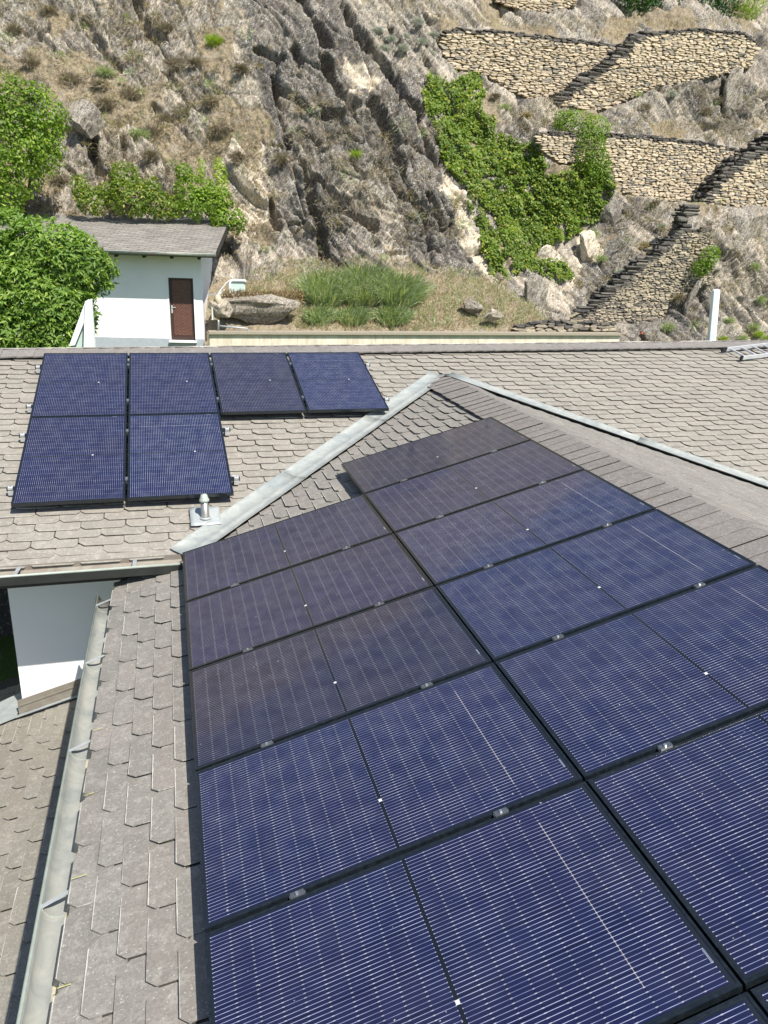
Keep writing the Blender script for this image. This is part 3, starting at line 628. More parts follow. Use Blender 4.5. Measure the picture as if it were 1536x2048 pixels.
# ------------------------------------------------------------------ ladder on the ridge at the right
lad = empty('ladder', (0, 0, 0), 0, 'aluminium ladder lying across the roof ridge at the right edge', 'ladder')
l1 = hit(1484, 716, OA + nA * .06, nA); l2 = hit(1457, 694, OA + nA * .06, nA); ldir = unit(hit(1700, 690, OA + nA * .06, nA) - l1); lup = l2 - l1 - ldir * ((l2 - l1) @ ldir); lw = .36; lu = unit(np.cross(nA, ldir))
for k, p in enumerate((l1, l1 + lu * lw)):
    m = MB(); m.bar(p - ldir * (.0 if k == 0 else .06), p + ldir * 3.0, .065, .022, up=lu); m.build('side_rail', M_alu, lad, bevel=.003)
    m = MB(); m.bar(p - ldir * (.03 if k == 0 else .09), p + ldir * .01, .072, .034, up=lu); m.build('rubber_foot', M_black, lad)
for k in range(11): m = MB(); m.bar(l1 + ldir * (.10 + .27 * k), l1 + ldir * (.10 + .27 * k) + lu * lw, .028, .028, up=nA); m.build('rung', M_alu, lad, bevel=.004)
# ------------------------------------------------------------------ GROUND
def gz(x, y):
    z = np.full(np.shape(x), -4.2) + 0 * x
    t = np.clip((y - 6.3) / .2, 0, 1); z = np.where(y > 6.3, -4.2 + .9 * t, z)
    far = np.clip((y - 8) / 5, 0, 1); z = z + far * 2.5
    return z + np.clip((x + 1.5) / 2, 0, 1) * np.clip((y - 3) / 3, 0, 1) * np.clip(1.2 - far * 1.2, 0, 9)
gxs = np.concatenate([[-900, -300, -120, -60, -35, -22], np.arange(-15, 30, 1.0), [34, 42, 60, 120, 300, 900]]); gys = np.concatenate([[-900, -300, -100, -50, -30, -20], np.arange(-14, 6.1, 1), [6.28, 6.4, 6.6, 7, 8, 9, 10, 11, 12, 13, 14, 16, 18, 22, 26, 40, 80, 300, 900]])
GX, GY = np.meshgrid(gxs, gys); V = np.stack([GX, GY, gz(GX, GY)], -1).reshape(-1, 3); nx, ny = len(gxs), len(gys)
idx = np.arange(nx * ny).reshape(ny, nx); Fq = np.stack([idx[:-1, :-1], idx[:-1, 1:], idx[1:, 1:], idx[1:, :-1]], -1).reshape(-1, 4)
tag(big_mesh('ground', V, Fq, M_ground), kind='structure')
tag((lambda m: (m.box((-5, 6.2, -3.85), (8.5, .3, 1.0)), m.build('retaining_wall', M_stoned)))(MB())[1], 'dark stone garden wall glimpsed under the eave at the left edge', 'wall')
# ------------------------------------------------------------------ HILLSIDE
CT = [(-500, 700, 20), (0, 700, 19.6), (430, 700, 18.7), (800, 700, 18.4), (1240, 700, 18.3), (1536, 700, 18.2), (2000, 700, 18.2),
      (430, 650, 18.9), (620, 655, 18.6), (820, 655, 18.6), (1050, 655, 18.8), (1240, 660, 19.2), (1400, 660, 19.3), (1536, 650, 19.6), (2000, 640, 20),
      (500, 575, 20.6), (700, 560, 21.2), (800, 590, 20.2), (950, 560, 21.4), (1080, 600, 20.3), (-500, 450, 23.5), (0, 450, 23.3), (250, 450, 23.3), (450, 480, 22.8), (560, 520, 22.3), (650, 535, 22.0), (800, 500, 22.1), (980, 540, 21.9),
      (-500, 200, 28), (0, 200, 27.3), (200, 300, 25.5), (350, 200, 26.8), (600, 250, 24.4), (750, 250, 24.2), (700, 100, 25.9), (850, 250, 24.9), (880, 180, 26.3), (930, 400, 23.3), (600, 400, 22.9), (750, 400, 22.9),
      (-500, 0, 32), (0, 0, 31), (300, 0, 30), (600, 0, 27.8), (750, 0, 28.5), (830, 60, 28.6), (880, 130, 27.6),
      (960, 280, 25.7), (1060, 290, 25.4), (1020, 400, 24.6), (1120, 440, 23.7), (1070, 510, 22.8), (1120, 560, 21.9), (1180, 500, 22.9), (1200, 600, 20.7),
      (1160, 635, 20.15), (1330, 640, 20.1), (1260, 530, 21.2), (1350, 470, 21.6), (1430, 430, 22.3), (1290, 430, 23.4), (1400, 520, 20.9), (1440, 560, 20.7), (1536, 560, 21.0), (1536, 450, 22.6), (1230, 400, 24.1), (2000, 500, 22),
      (1090, 310, 24.5), (1220, 380, 24.3), (1300, 405, 24.1), (1460, 405, 23.3), (1600, 430, 23.1), (1100, 262, 24.9), (1300, 262, 25.0), (1536, 290, 24.9), (1200, 240, 26.2), (1350, 240, 26.6), (1536, 240, 26.6), (2000, 300, 25),
      (900, 150, 27.4), (1000, 195, 27.3), (1110, 215, 26.9), (1200, 215, 26.8), (1330, 180, 26.9), (1480, 160, 27.0), (1536, 180, 26.9), (900, 58, 28.6), (1100, 65, 28.6), (1400, 52, 28.4), (1000, 35, 30.4), (1250, 35, 30.6), (1500, 35, 30.6), (1200, 0, 31.2), (1536, 0, 31.6), (2000, 0, 32),
      (-500, -300, 40), (300, -300, 37), (800, -300, 36), (1300, -300, 38), (2000, -300, 40)]
CT = np.array(CT, float)
def tps(r2): return np.where(r2 > 0, r2 * np.log(r2 + 1e-12), 0)
cx_, cy_ = CT[:, 0] / 500, CT[:, 1] / 500; K = tps((cx_[:, None] - cx_) ** 2 + (cy_[:, None] - cy_) ** 2) + np.eye(len(CT)) * .002; Pm = np.stack([np.ones(len(CT)), cx_, cy_], 1)
Am = np.block([[K, Pm], [Pm.T, np.zeros((3, 3))]]); Wt = np.linalg.solve(Am, np.r_[CT[:, 2], 0, 0, 0])
def hillY(px, py):
    x = np.asarray(px, float) / 500; y = np.asarray(py, float) / 500; r = np.full(x.shape, Wt[-3]) + Wt[-2] * x + Wt[-1] * y
    for k in range(len(CT)): r = r + Wt[k] * tps((x - cx_[k]) ** 2 + (y - cy_[k]) ** 2)
    return r
# dry stone walls: outline seen in the photograph, distance of the face
WALLS = {
 'w1b': ([(882, 68), (905, 56), (1000, 60), (1100, 72), (1255, 90), (1235, 115), (1190, 150), (1110, 205), (1050, 197), (1000, 165), (975, 150), (905, 135), (884, 110)], 28.0),
 'w1f': ([(1262, 95), (1290, 64), (1400, 56), (1490, 62), (1520, 90), (1500, 135), (1400, 160), (1320, 172), (1290, 185), (1200, 222), (1112, 214), (1150, 180), (1215, 135)], 26.95),
 'w2b': ([(1075, 262), (1130, 264), (1300, 270), (1420, 284), (1500, 300), (1470, 345), (1412, 405), (1310, 402), (1215, 378), (1205, 330), (1120, 325), (1080, 300)], 24.45),
 'w2f': ([(1500, 316), (1540, 300), (1700, 320), (1700, 440), (1536, 420), (1436, 408), (1412, 412), (1450, 360)], 23.4),
 'w3': ([(1365, 460), (1424, 455), (1430, 530), (1426, 565), (1345, 590), (1332, 640), (1240, 650), (1140, 640), (1190, 618), (1240, 572), (1300, 520), (1340, 490)], 20.35),
 'w4': ([(985, 0), (1010, -20), (1160, -25), (1150, 12), (1095, 25), (1040, 20)], 30.2),
 'w5': ([(1020, 648), (1100, 640), (1235, 645), (1238, 664), (1020, 664)], 18.75)}
STEP = 2.1
pxs = np.arange(-180, 1730, STEP); pys = np.arange(-160, 702, STEP)
PX, PY = np.meshgrid(pxs, pys); Y0 = hillY(PX, PY); P = at(PX, PY, Y0); Xw, Zw = P[..., 0], P[..., 2]
wn = fbm(Xw * 1.3, Zw * 1.3, 4, 3); wn2 = fbm(Xw * 1.3 + 50, Zw * 1.3, 4, 9); qx = PX + wn * 26; qy = PY + wn2 * 26
def region(polys): 
    m = np.zeros(PX.shape, bool)
    for p in polys: m |= inpoly(qx, qy, p)
    return m
rockP = [[(430, -200), (700, -200), (720, 0), (870, 180), (930, 350), (1010, 570), (900, 545), (640, 540), (545, 490), (560, 330), (530, 190), (470, 120)], [(110, 200), (170, 205), (235, 260), (190, 300), (120, 270)],
         [(180, 270), (260, 260), (345, 340), (340, 440), (170, 430)], [(130, 0), (300, -50), (330, 60), (280, 140), (210, 130), (140, 60)], [(1180, 180), (1460, 150), (1536, 250), (1430, 262), (1300, 240), (1200, 235)],
         [(1220, 400), (1270, 420), (1260, 470), (1200, 470)], [(1430, 420), (1536, 400), (1700, 400), (1700, 560), (1536, 640), (1440, 600)], [(1180, 500), (1330, 430), (1340, 480), (1200, 600)], [(1240, 640), (1420, 570), (1536, 600), (1536, 700), (1240, 700)], [(1040, 560), (1160, 470), (1200, 590), (1120, 640)],
         [(1480, 70), (1560, 60), (1700, 300), (1500, 260)], [(1000, 15), (1260, 10), (1250, 40), (1000, 45)], [(720, -200), (1000, -200), (900, 30), (740, 20)], [(930, 200), (1000, 250), (1060, 290), (980, 270)]]
paleP = [[(870, 320), (925, 380), (1000, 560), (960, 545), (905, 450)], [(1155, 470), (1205, 455), (1200, 520), (1130, 600), (1150, 530)], [(1065, 485), (1125, 490), (1125, 535), (1080, 520)], [(410, 300), (520, 240), (540, 480), (440, 480)], [(680, 110), (760, 160), (700, 200)]]
darkP = [[(430, -200), (660, -200), (700, 40), (860, 190), (930, 380), (980, 540), (830, 530), (780, 330), (600, 330), (560, 300), (520, 150)], [(560, 330), (640, 340), (700, 520), (640, 530)], [(1200, 400), (1280, 420), (1230, 560), (1160, 620)], [(1330, 100), (1536, 180), (1500, 250), (1380, 240)], [(1250, 600), (1420, 570), (1420, 690), (1260, 690)]]
rock = region(rockP).astype(float); rock = np.maximum(rock, (fbm(Xw * .7 + 7, Zw * .7, 5, 21) > np.where(PX > 330, -.22, -.10)).astype(float) * .9)
pale = region(paleP).astype(float); dark = region(darkP).astype(float) * (1 - pale)
knoll = inpoly(qx, qy, [(430, 565), (640, 540), (900, 550), (1010, 575), (1130, 660), (1230, 700), (-200, 700), (300, 600)]); rock = np.where(knoll, rock * .25, rock); dark = np.where(knoll, 0, dark)
def blur(a, n=2):
    for _ in range(n): b = np.pad(a, 1, mode='edge'); a = (b[:-2, 1:-1] + b[2:, 1:-1] + b[1:-1, :-2] + b[1:-1, 2:] + b[1:-1, 1:-1] * 2) / 6
    return a
rk = blur(rock, 3)
# bedded rock relief: slabs dipping to the lower right, broken by joints
wx = Xw + fbm(Xw * .45, Zw * .45, 2, 31) * .5 + fbm(Xw * 2.2, Zw * 2.2, 3, 33) * .07; wz = Zw + fbm(Xw * .45 + 9, Zw * .45, 2, 37) * .5 + fbm(Xw * 2.2 + 5, Zw * 2.2, 3, 39) * .07
ang = math.radians(-58) + .35 * fbm(Xw * .12, Zw * .12, 2, 77); ta_ = wx * np.cos(ang) + wz * np.sin(ang); sa = -wx * np.sin(ang) + wz * np.cos(ang)
def slabs(s, t, ds, dt, seed, tilt):
    f1, f2, a, b, cx, cy = vor(s / ds, t / dt, seed); return (a - .5) + (cx * tilt * (b - .2)) * 1.3 + cy * .4 * (a - .5), np.clip((f2 - f1) / .09, 0, 1), cx
h1, c1, _ = slabs(sa, ta_, 1.1, 3.2, 101, 1.0); h2, c2, _ = slabs(sa + .2, ta_, .42, 1.3, 202, 1.1); h3, c3, _ = slabs(sa, ta_ + .3, .17, .48, 303, 1.2); h4, c4, _ = slabs(sa, ta_, .08, .16, 404, 1.0)
brk = .5 + .5 * vnoise(ta_ * .7, sa * 1.3, 61); brk2 = .5 + .5 * vnoise(ta_ * 1.9, sa * 3, 63)
sw1 = 1 - np.mod(sa / .62 + .5 * vnoise(ta_ * .45, sa * .4, 65), 1); sw2 = 1 - np.mod(sa / .21 + .6 * vnoise(ta_ * 1.1, sa * .7, 67), 1)
rel = rk * (.36 * h1 + .17 * h2 + .07 * h3 + .025 * h4 + .20 * sw1 * np.clip(brk * 2.4 - 1.1, 0, 1) + .09 * sw2 * np.clip(brk2 * 2.4 - 1.0, 0, 1) - .26 * (1 - c1) - .15 * (1 - c2) * (brk > .45) - .07 * (1 - c3) * (brk2 > .4) + .022 * fbm(Xw * 7, Zw * 7, 3, 69))
slid = vor((sa + .2) / .42, ta_ / 1.3, 202)[2]; slid3 = vor(sa / .17, (ta_ + .3) / .48, 303)[2]
pale = np.maximum(pale, (slid > .82) * .4 * (dark < .5)); pale = np.maximum(pale, (slid3 > .88) * .5); dark = np.maximum(dark * (.55 + .45 * (slid < .75)), (slid < .22) * .6)
soil_rel = (1 - rk) * (.30 * fbm(Xw * .8, Zw * .8, 5, 51) + .10 * fbm(Xw * 5, Zw * 5, 4, 55) + .12 * np.maximum(0, slabs(Xw * .9 + Zw * .3, Zw, .7, .55, 66, 1.0)[0]))
soil_rel = np.where(knoll, soil_rel * .45, soil_rel)
# crevices seen in the photograph (dark undercut on the right hand side of each slab)
CRV = [([(268, -10), (285, 40), (320, 78)], 13, .5), ([(165, 40), (205, 95), (240, 130)], 9, .3), ([(600, 0), (625, 45), (655, 90)], 14, .6), ([(690, 20), (700, 60), (735, 110)], 14, .55), ([(648, 125), (665, 170), (705, 215)], 14, .6), ([(735, 95), (780, 150), (830, 230)], 17, .7), ([(705, 60), (760, 120), (800, 190)], 12, .5),
       ([(745, 210), (775, 270), (800, 330)], 15, .7), ([(645, 230), (680, 235), (693, 255)], 8, .35), ([(548, 160), (560, 230), (575, 290)], 9, .4), ([(600, 260), (640, 290)], 7, .3), ([(608, 340), (640, 365), (675, 400), (700, 435), (748, 458)], 13, .6), ([(612, 350), (622, 400), (640, 470), (645, 515)], 10, .5), ([(543, 400), (545, 430), (554, 460)], 9, .45), ([(185, 285), (187, 330), (200, 350), (225, 360)], 10, .5), ([(245, 285), (247, 320)], 7, .35), ([(113, 240), (125, 255), (150, 265)], 8, .4),
       ([(855, 390), (865, 430), (880, 460)], 8, .35), ([(910, 480), (935, 520), (955, 545)], 6, .25), ([(830, 240), (850, 290), (870, 330)], 9, .35), ([(520, 95), (560, 125)], 10, .4), ([(590, 105), (600, 130)], 10, .45), ([(800, 350), (850, 450), (870, 530)], 6, .22), ([(695, 320), (730, 350)], 6, .25), ([(1275, 640), (1285, 690)], 7, .4), ([(1400, 590), (1430, 640)], 6, .25), ([(1480, 600), (1520, 650)], 8, .35), ([(1450, 170), (1455, 225)], 10, .4), ([(690, 270), (720, 290)], 6, .3), ([(780, 60), (800, 100)], 9, .4)]
for pl, wd, dp in CRV:
    d, sg = segdist(PX + wn * 8, PY + wn2 * 8, pl); rel = rel - 1.9 * dp * np.clip(1.15 - d / wd, 0, 1) ** .6 + dp * .6 * np.clip(1 - np.abs(d - wd * .2) / (wd * 3.2), 0, 1) * (sg < 0) * (d < wd * 3.4) * 1.0
disp = rel + soil_rel
wallm = np.zeros(PX.shape)
Yf = Y0.copy()
for k, (pl, yw) in WALLS.items():
    ins = inpoly(PX, PY, pl); wallm = np.maximum(wallm, ins); Yf = np.where(ins, yw + .16, Yf)
dm = 1 - blur(wallm, 3); dm = np.clip(dm, 0, 1)
P = at(PX, PY, Yf); nrm = np.array([.05, -.86, .5]); P = P + nrm * (disp * dm)[..., None]
for k, (pl, yw) in WALLS.items():                   # nothing may stand in front of the walls
    ins = blur(inpoly(PX, PY, pl).astype(float), 2) > .08; P[..., 1] = np.where(ins & (P[..., 1] < yw + .12), yw + .12, P[..., 1])
HP = P; zone = np.stack([1 - rk, blur(pale, 1), blur(dark, 1)], -1)
ny, nx = PX.shape; idx = np.arange(nx * ny).reshape(ny, nx); Fq = np.stack([idx[1:, :-1], idx[1:, 1:], idx[:-1, 1:], idx[:-1, :-1]], -1).reshape(-1, 4)
tag(big_mesh('hillside', P.reshape(-1, 3), Fq, M_hill, 'zone', zone.reshape(-1, 3)), kind='structure')
def hp(px, py):
    j = int(round((px - pxs[0]) / STEP)); i = int(round((py - pys[0]) / STEP)); return HP[i, j].copy()
# hill continues behind and beside what the camera sees
fx = np.linspace(-70, 90, 40); fzz = np.linspace(-6, 40, 16); FX, FZ = np.meshgrid(fx, fzz); FY = 21.5 + np.maximum(FZ, 0) * .95 + 3.2 * fbm(FX * .12, FZ * .12, 3, 5) + 3.5
V = np.stack([FX, FY, FZ], -1).reshape(-1, 3); ny2, nx2 = FX.shape; idx2 = np.arange(nx2 * ny2).reshape(ny2, nx2); Fq2 = np.stack([idx2[:-1, :-1], idx2[:-1, 1:], idx2[1:, 1:], idx2[1:, :-1]], -1).reshape(-1, 4)
zz = np.tile([.8, 0, 0], (len(V), 1)); ob = big_mesh('hill', V, Fq2, M_hill, 'zone', zz); tag(ob, kind='structure')
# ------------------------------------------------------------------ DRY STONE WALLS
def stone_geo(w_, h_, d_, seed):
    r = random.Random(seed); j = lambda s: r.uniform(-s, s); b = []
    out = [(-.51, j(.3)), (-.38 + j(.12), -.5 + j(.07)), (.36 + j(.12), -.48 + j(.09)), (.51, j(.3)), (.36 + j(.14), .5 + j(.07)), (-.36 + j(.14), .47 + j(.09))]
    for y, k in ((d_, .9), (0, 1), (-.03, .8)):
        for ox, oz in out: b.append((ox * w_ * k + j(.02), y + j(.012) + ox * .02, oz * h_ * k + j(.03)))
    fs = [(q * 6 + k, q * 6 + (k + 1) % 6, (q + 1) * 6 + (k + 1) % 6, (q + 1) * 6 + k) for q in (0, 1) for k in range(6)] + [(12, 13, 14, 15, 16, 17)]
    return b, fs
unitst = []
for k in range(14): vs, fs = stone_geo(1, 1, .16, k); unitst.append((vs, fs))
def wall_thing(name, label, cat, polys, mat, hmin=.04, hmax=.10, wmin=.12, wmax=.46, group=None, top_dark=True, limit=300):
    root = empty(name, (0, 0, 0), 0, label, cat, group); st = []
    for pl, yw in polys:
        W3 = [at(p[0], p[1], yw) for p in pl]; poly = [(p[0], p[2]) for p in W3]; xs = [p[0] for p in poly]; zs = [p[1] for p in poly]; z = min(zs)
        slope = 0.03
        while z < max(zs):
            h_ = random.uniform(hmin, hmax); x = min(xs) - random.random() * .3
            while x < max(xs):
                big = random.random() < .07; w_ = random.uniform(wmin, wmax) * (1.2 if big else 1); cx = x + w_ / 2; zc = z + h_ / 2 + .06 * math.sin(cx * .9 + z * .5) + .03 * math.sin(cx * 3.1 + z * 4)
                if inpoly(np.array([cx]), np.array([zc]), poly)[0]:
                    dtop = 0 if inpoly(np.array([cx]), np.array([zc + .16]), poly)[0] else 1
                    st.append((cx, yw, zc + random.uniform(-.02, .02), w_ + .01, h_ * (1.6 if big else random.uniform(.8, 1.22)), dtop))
                x += w_
            z += h_
    meshes = []
    for k in range(14):
        vs, fs = unitst[k]; row = []
        for mt in (mat, M_stoned): m = MB(); m.add(vs, fs, [(0, 0, k / 14)] * len(vs)); row.append(m.mesh('stone', mt, attr='tuv'))
        meshes.append(row)
    def on(s): pp, d = proj(np.array(s[:3])); return 0 <= pp[0] <= 1536 and 0 <= pp[1] <= 2048
    vis = sorted([s for s in st if on(s)], key=lambda s: -s[3] * s[4]); big = vis[:limit]; bs = set(map(id, big)); rest = MB(); restd = MB()
    for s in big:
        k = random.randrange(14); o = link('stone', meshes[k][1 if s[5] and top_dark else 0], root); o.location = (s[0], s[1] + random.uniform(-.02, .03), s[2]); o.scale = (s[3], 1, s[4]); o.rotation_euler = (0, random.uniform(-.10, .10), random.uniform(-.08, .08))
    for s in st:
        if id(s) in bs: continue
        vs, fs = unitst[random.randrange(14)]; dy = random.uniform(-.02, .03); r_ = random.random(); a_ = random.uniform(-.16, .16); t_ = restd if (s[5] and top_dark) else rest
        t_.add([(s[0] + v[0] * s[3] + a_ * v[2] * s[4], s[1] + dy + v[1], s[2] + v[2] * s[4] - a_ * v[0] * s[3]) for v in vs], fs, [(0, 0, r_)] * len(vs))
    if rest.v: tag(rest.build('stones', mat, root, attr='tuv'), kind='stuff')
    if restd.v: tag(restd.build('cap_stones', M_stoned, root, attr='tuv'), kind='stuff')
    return root
wall_thing('dry_stone_wall', 'ochre dry stone terrace wall high on the slope, left of the upper staircase', 'wall', [WALLS['w1b']], M_stone)
wall_thing('dry_stone_wall', 'ochre dry stone wall at the upper right below the dark bushes, right of the upper staircase', 'wall', [WALLS['w1f']], M_stone)
wall_thing('dry_stone_wall', 'middle terrace wall of flat tan stones, right of the ivy', 'wall', [WALLS['w2b']], M_stoneg if False else M_stone, .045, .11, .12, .38)
wall_thing('dry_stone_wall', 'small stretch of tan dry stone wall cut off by the right edge below the middle staircase', 'wall', [WALLS['w2f']], M_stone)
wall_thing('dry_stone_wall', 'grey dry stone wall carrying the lowest staircase above the concrete wall', 'wall', [WALLS['w3']], M_stoneg, .04, .09, .1, .32)
wall_thing('dry_stone_wall', 'topmost scrap of terrace wall at the upper edge of the picture', 'wall', [WALLS['w4']], M_stone)
wall_thing('dry_stone_wall', 'low row of loose stones lying on top of the concrete wall', 'wall', [WALLS['w5']], M_stoneg, .06, .12, .2, .5)
def staircase(label, pts, yf, yb, wx_=.0, hgt=.0):
    """pts: foot corners of successive steps seen on the front face, from bottom to top"""
    root = empty('stone_staircase', (0, 0, 0), 0, label, 'staircase')
    W = [at(a, b, yf) for a, b in pts]
    for p, q in zip(W[:-1], W[1:]):
        n = max(1, int(round((q[2] - p[2]) / .24)))
        for k in range(n):
            x0 = p[0] + (q[0] - p[0]) * k / n; z0 = p[2] + (q[2] - p[2]) * k / n; rise = (q[2] - p[2]) / n; run = (q[0] - p[0]) / n; m = MB(); z = z0; vv = 0
            while z < z0 + rise - .01:
                h_ = min(random.uniform(.10, .20), z0 + rise - z + .05); cut = yf - .05
                y = yf + .02
                while y < yb:
                    d_ = random.uniform(.2, .45); d_ = min(d_, yb - y + .05); w_ = min(run * 1.0 + .35, .62); vs, fs = unitst[random.randrange(14)]
                    xx = x0 + random.uniform(-.16, .13); m.add([(xx + (v[1] / .16) * w_ * .9 , y + d_ / 2 + v[0] * d_, z + h_ / 2 + v[2] * h_) for v in vs], [f[::-1] for f in fs], [(0, 0, random.random())] * len(vs)); y += d_ + .01
                z += h_
            m.build('step', M_stoned, root, attr='tuv')
    return root
staircase('upper stone staircase climbing to the right between two ochre terrace walls', [(1108, 208), (1150, 178), (1212, 135), (1258, 98), (1292, 64)], 26.9, 27.8)
staircase('middle stone staircase climbing off the right edge beside the terrace wall', [(1408, 412), (1445, 362), (1498, 315), (1545, 285), (1600, 250)], 23.35, 24.4)
staircase('lowest stone staircase climbing the rocks behind the white pole', [(1100, 652), (1140, 640), (1188, 616), (1238, 574), (1296, 522), (1340, 490), (1362, 468), (1374, 430), (1408, 412)], 20.3, 20.95)
# ------------------------------------------------------------------ concrete wall behind the ridge
cl_ = at(418, 664, 17.9); cr_ = at(1240, 668, 17.9)
cw = empty('concrete_wall', (cl_[0], 17.9, cl_[2]), 0, 'long low concrete retaining wall with a projecting top edge behind the ridge', 'wall')
m = MB(); m.box(((cr_[0] - cl_[0]) / 2, .15, -.9), (cr_[0] - cl_[0], .3, 1.7)); m.build('wall_body', M_conc, cw, bevel=.01)
m = MB(); m.box(((cr_[0] - cl_[0]) / 2, .12, -.025), (cr_[0] - cl_[0] + .04, .44, .09)); m.build('coping', simple('rough_coping', (.30, .265, .205), .95, 0, .3, 25, .2, .6), cw, bevel=.01)
# ------------------------------------------------------------------ SHED
th = math.radians(10); U = np.array([math.cos(th), -math.sin(th), 0]); Vb = np.array([math.sin(th), math.cos(th), 0]); Zz = np.array([0, 0, 1.])
SO = at(409, 697, 18.5); SO[2] -= .6
shed = empty('shed', (0, 0, 0), 0, 'small white plastered shed with slate roof and brown door at the foot of the cliff', 'shed')
def onS(u, v, z): return SO + U * u + Vb * v + Zz * z
def hitS(px, py, v=0.): return hit(px, py, SO + Vb * v, Vb)
ztop = hitS(405, 512)[2] - SO[2]
def uvz(P): d = P - SO; return d @ U, d @ Vb, d[2]
d1 = uvz(hitS(336, 556)); d2 = uvz(hitS(385, 556)); d3 = uvz(hitS(342, 681)); d4 = uvz(hitS(392, 681)); du0, du1 = (d1[0] + d3[0]) / 2, (d2[0] + d4[0]) / 2; dz1 = (d1[2] + d2[2]) / 2; dz0 = (d3[2] + d4[2]) / 2
SL, SDp = 7.2, 3.3
ce = uvz(hitS(434, 508, -.75)); uR = ce[0]; tp_ = uvz(hit(462, 440, SO + U * uR, U))
slp = (tp_[2] - ce[2]) / (tp_[1] - ce[1])
def rz_(v): return ce[2] + slp * (v - ce[1])
zfr = rz_(0) - .16
m = MB(); T = .25
for (u0, u1, z0, z1) in ((-SL, du0, 0, zfr), (du1, 0, 0, zfr), (du0, du1, dz1, zfr), (du0, du1, 0, dz0)): m.box(onS((u0 + u1) / 2, T / 2, (z0 + z1) / 2), (u1 - u0, T, z1 - z0), (U, Vb, Zz))
m.build('wall', M_white, shed)
m = MB(); z2 = rz_(SDp) - .16; q = [onS(-.005, T, 0), onS(-.005, SDp, 0), onS(-.005, SDp, z2), onS(-.005, T, zfr)]; q2 = [p - U * .25 for p in q]; m.add(q + q2, [(0, 1, 2, 3), (7, 6, 5, 4), (0, 4, 5, 1), (1, 5, 6, 2), (2, 6, 7, 3), (3, 7, 4, 0)]); m.build('side_wall', M_white, shed)
m = MB(); m.box(onS(-SL / 2, SDp - .1, z2 / 2), (SL, .2, z2), (U, Vb, Zz)); m.build('back_wall', M_white, shed)
zpl = uvz(hitS(300, 676))[2]
m = MB(); m.box(onS(-SL / 2 + du0 / 2, -.012, zpl / 2), (SL + du0, .03, zpl), (U, Vb, Zz)); m.box(onS((du1 + .01) / 2, -.012, zpl / 2), (.012 - du1, .03, zpl), (U, Vb, Zz)); m.box(onS((du0 + du1) / 2, -.013, dz0 / 2 - .03), (du1 - du0 + .001, .03, dz0 - .06), (U, Vb, Zz)); m.build('plinth', M_plinth, shed)
# door, set back in its opening
door = empty('door', (0, 0, 0)); door.parent = shed
dw = du1 - du0; dh = dz1 - dz0; dc = (du0 + du1) / 2; rv = .10
m = MB(); m.box(onS(dc, rv + .03, (dz0 + dz1) / 2), (dw, .03, dh), (U, Vb, Zz)); m.build('door_leaf', M_brown2, door)
m = MB()
for s_ in (-1, 1): m.box(onS(dc + s_ * (dw / 2 - .05), rv, (dz0 + dz1) / 2), (.09, .04, dh - .002), (U, Vb, Zz))
m.box(onS(dc, rv, dz0 + .08), (dw - .19, .04, .15), (U, Vb, Zz)); m.box(onS(dc, rv, dz1 - .04), (dw - .19, .04, .07), (U, Vb, Zz)); m.build('door_frame', M_brown2, door)
hw = dw / 2 - .10; pb = .098; z = dz0 + .16 - hw
while z < dz1 - .08:
    for s_ in (-1, 1):
        P = [(0, z + hw), (s_ * hw, z), (s_ * hw, z + pb - .020), (0, z + hw + pb - .020)]; c_ = clip_poly(P, [(0, 1, dz1 - .08), (0, -1, -(dz0 + .16))])
        if len(c_) >= 3:
            ar = sum(c_[k][0] * c_[(k + 1) % len(c_)][1] - c_[(k + 1) % len(c_)][0] * c_[k][1] for k in range(len(c_)))
            if abs(ar) > .004:
                if ar < 0: c_ = c_[::-1]
                n_ = len(c_); m = MB(); m.add([onS(dc + a_, rv - .012, b_) for a_, b_ in c_] + [onS(dc + a_, rv + .02, b_) for a_, b_ in c_], [tuple(range(n_))] + [(k, k + n_, (k + 1) % n_ + n_, (k + 1) % n_) for k in range(n_)]); m.build('board', M_brown, door)
    z += pb
m = MB(); m.box(onS(du0 + .07, rv - .035, dz0 + dh * .50), (.045, .015, .24), (U, Vb, Zz)); m.bar(onS(du0 + .07, rv - .05, dz0 + dh * .53), onS(du0 + .19, rv - .05, dz0 + dh * .53), .02); m.build('handle', M_alu, door)
m = MB(); m.box(onS(dc, -.01, dz0 - .03), (dw + .10, .22, .05), (U, Vb, Zz)); m.build('threshold', M_white, door)
m = MB()
for s_ in (-1, 1): m.box(onS(dc + s_ * (dw / 2 + .02), -.006, (dz0 + dz1) / 2 + .02), (.04, .02, dh + .04), (U, Vb, Zz))
m.box(onS(dc, -.006, dz1 + .02), (dw, .02, .04), (U, Vb, Zz)); m.build('door_surround', M_white, door)
# roof
bS = unit(Vb + Zz * slp); nS = np.cross(U, bS); vt = tp_[1]; OS = onS(-SL - .4, ce[1], rz_(ce[1])) + nS * .0; RLn = uR + SL + .4; RBn = (vt - ce[1]) * math.sqrt(1 + slp * slp)
roofS = slab('roof', [OS, OS + U * RLn, OS + U * RLn + bS * RBn, OS + bS * RBn], nS, .10, M_base, shed); roofS.location = (0, 0, -.02)
roof_tiles(roofS, OS, U, bS, nS, (0, RLn), (-.02, RBn - .02), lambda a, b: [(1, 0, RLn), (-1, 0, 0), (0, 1, RBn)], M_slateS, 300, expo=.16, pitch=.34)
m = MB(); m.bar(OS + U * RLn + nS * .0, OS + U * RLn + bS * RBn, .03, .18, up=nS); m.build('barge_board', M_dark, shed)
m = MB(); m.bar(OS + bS * RBn + nS * .02, OS + bS * RBn + U * RLn + nS * .02, .10, .03, up=nS); m.build('top_flashing', M_lead, shed)
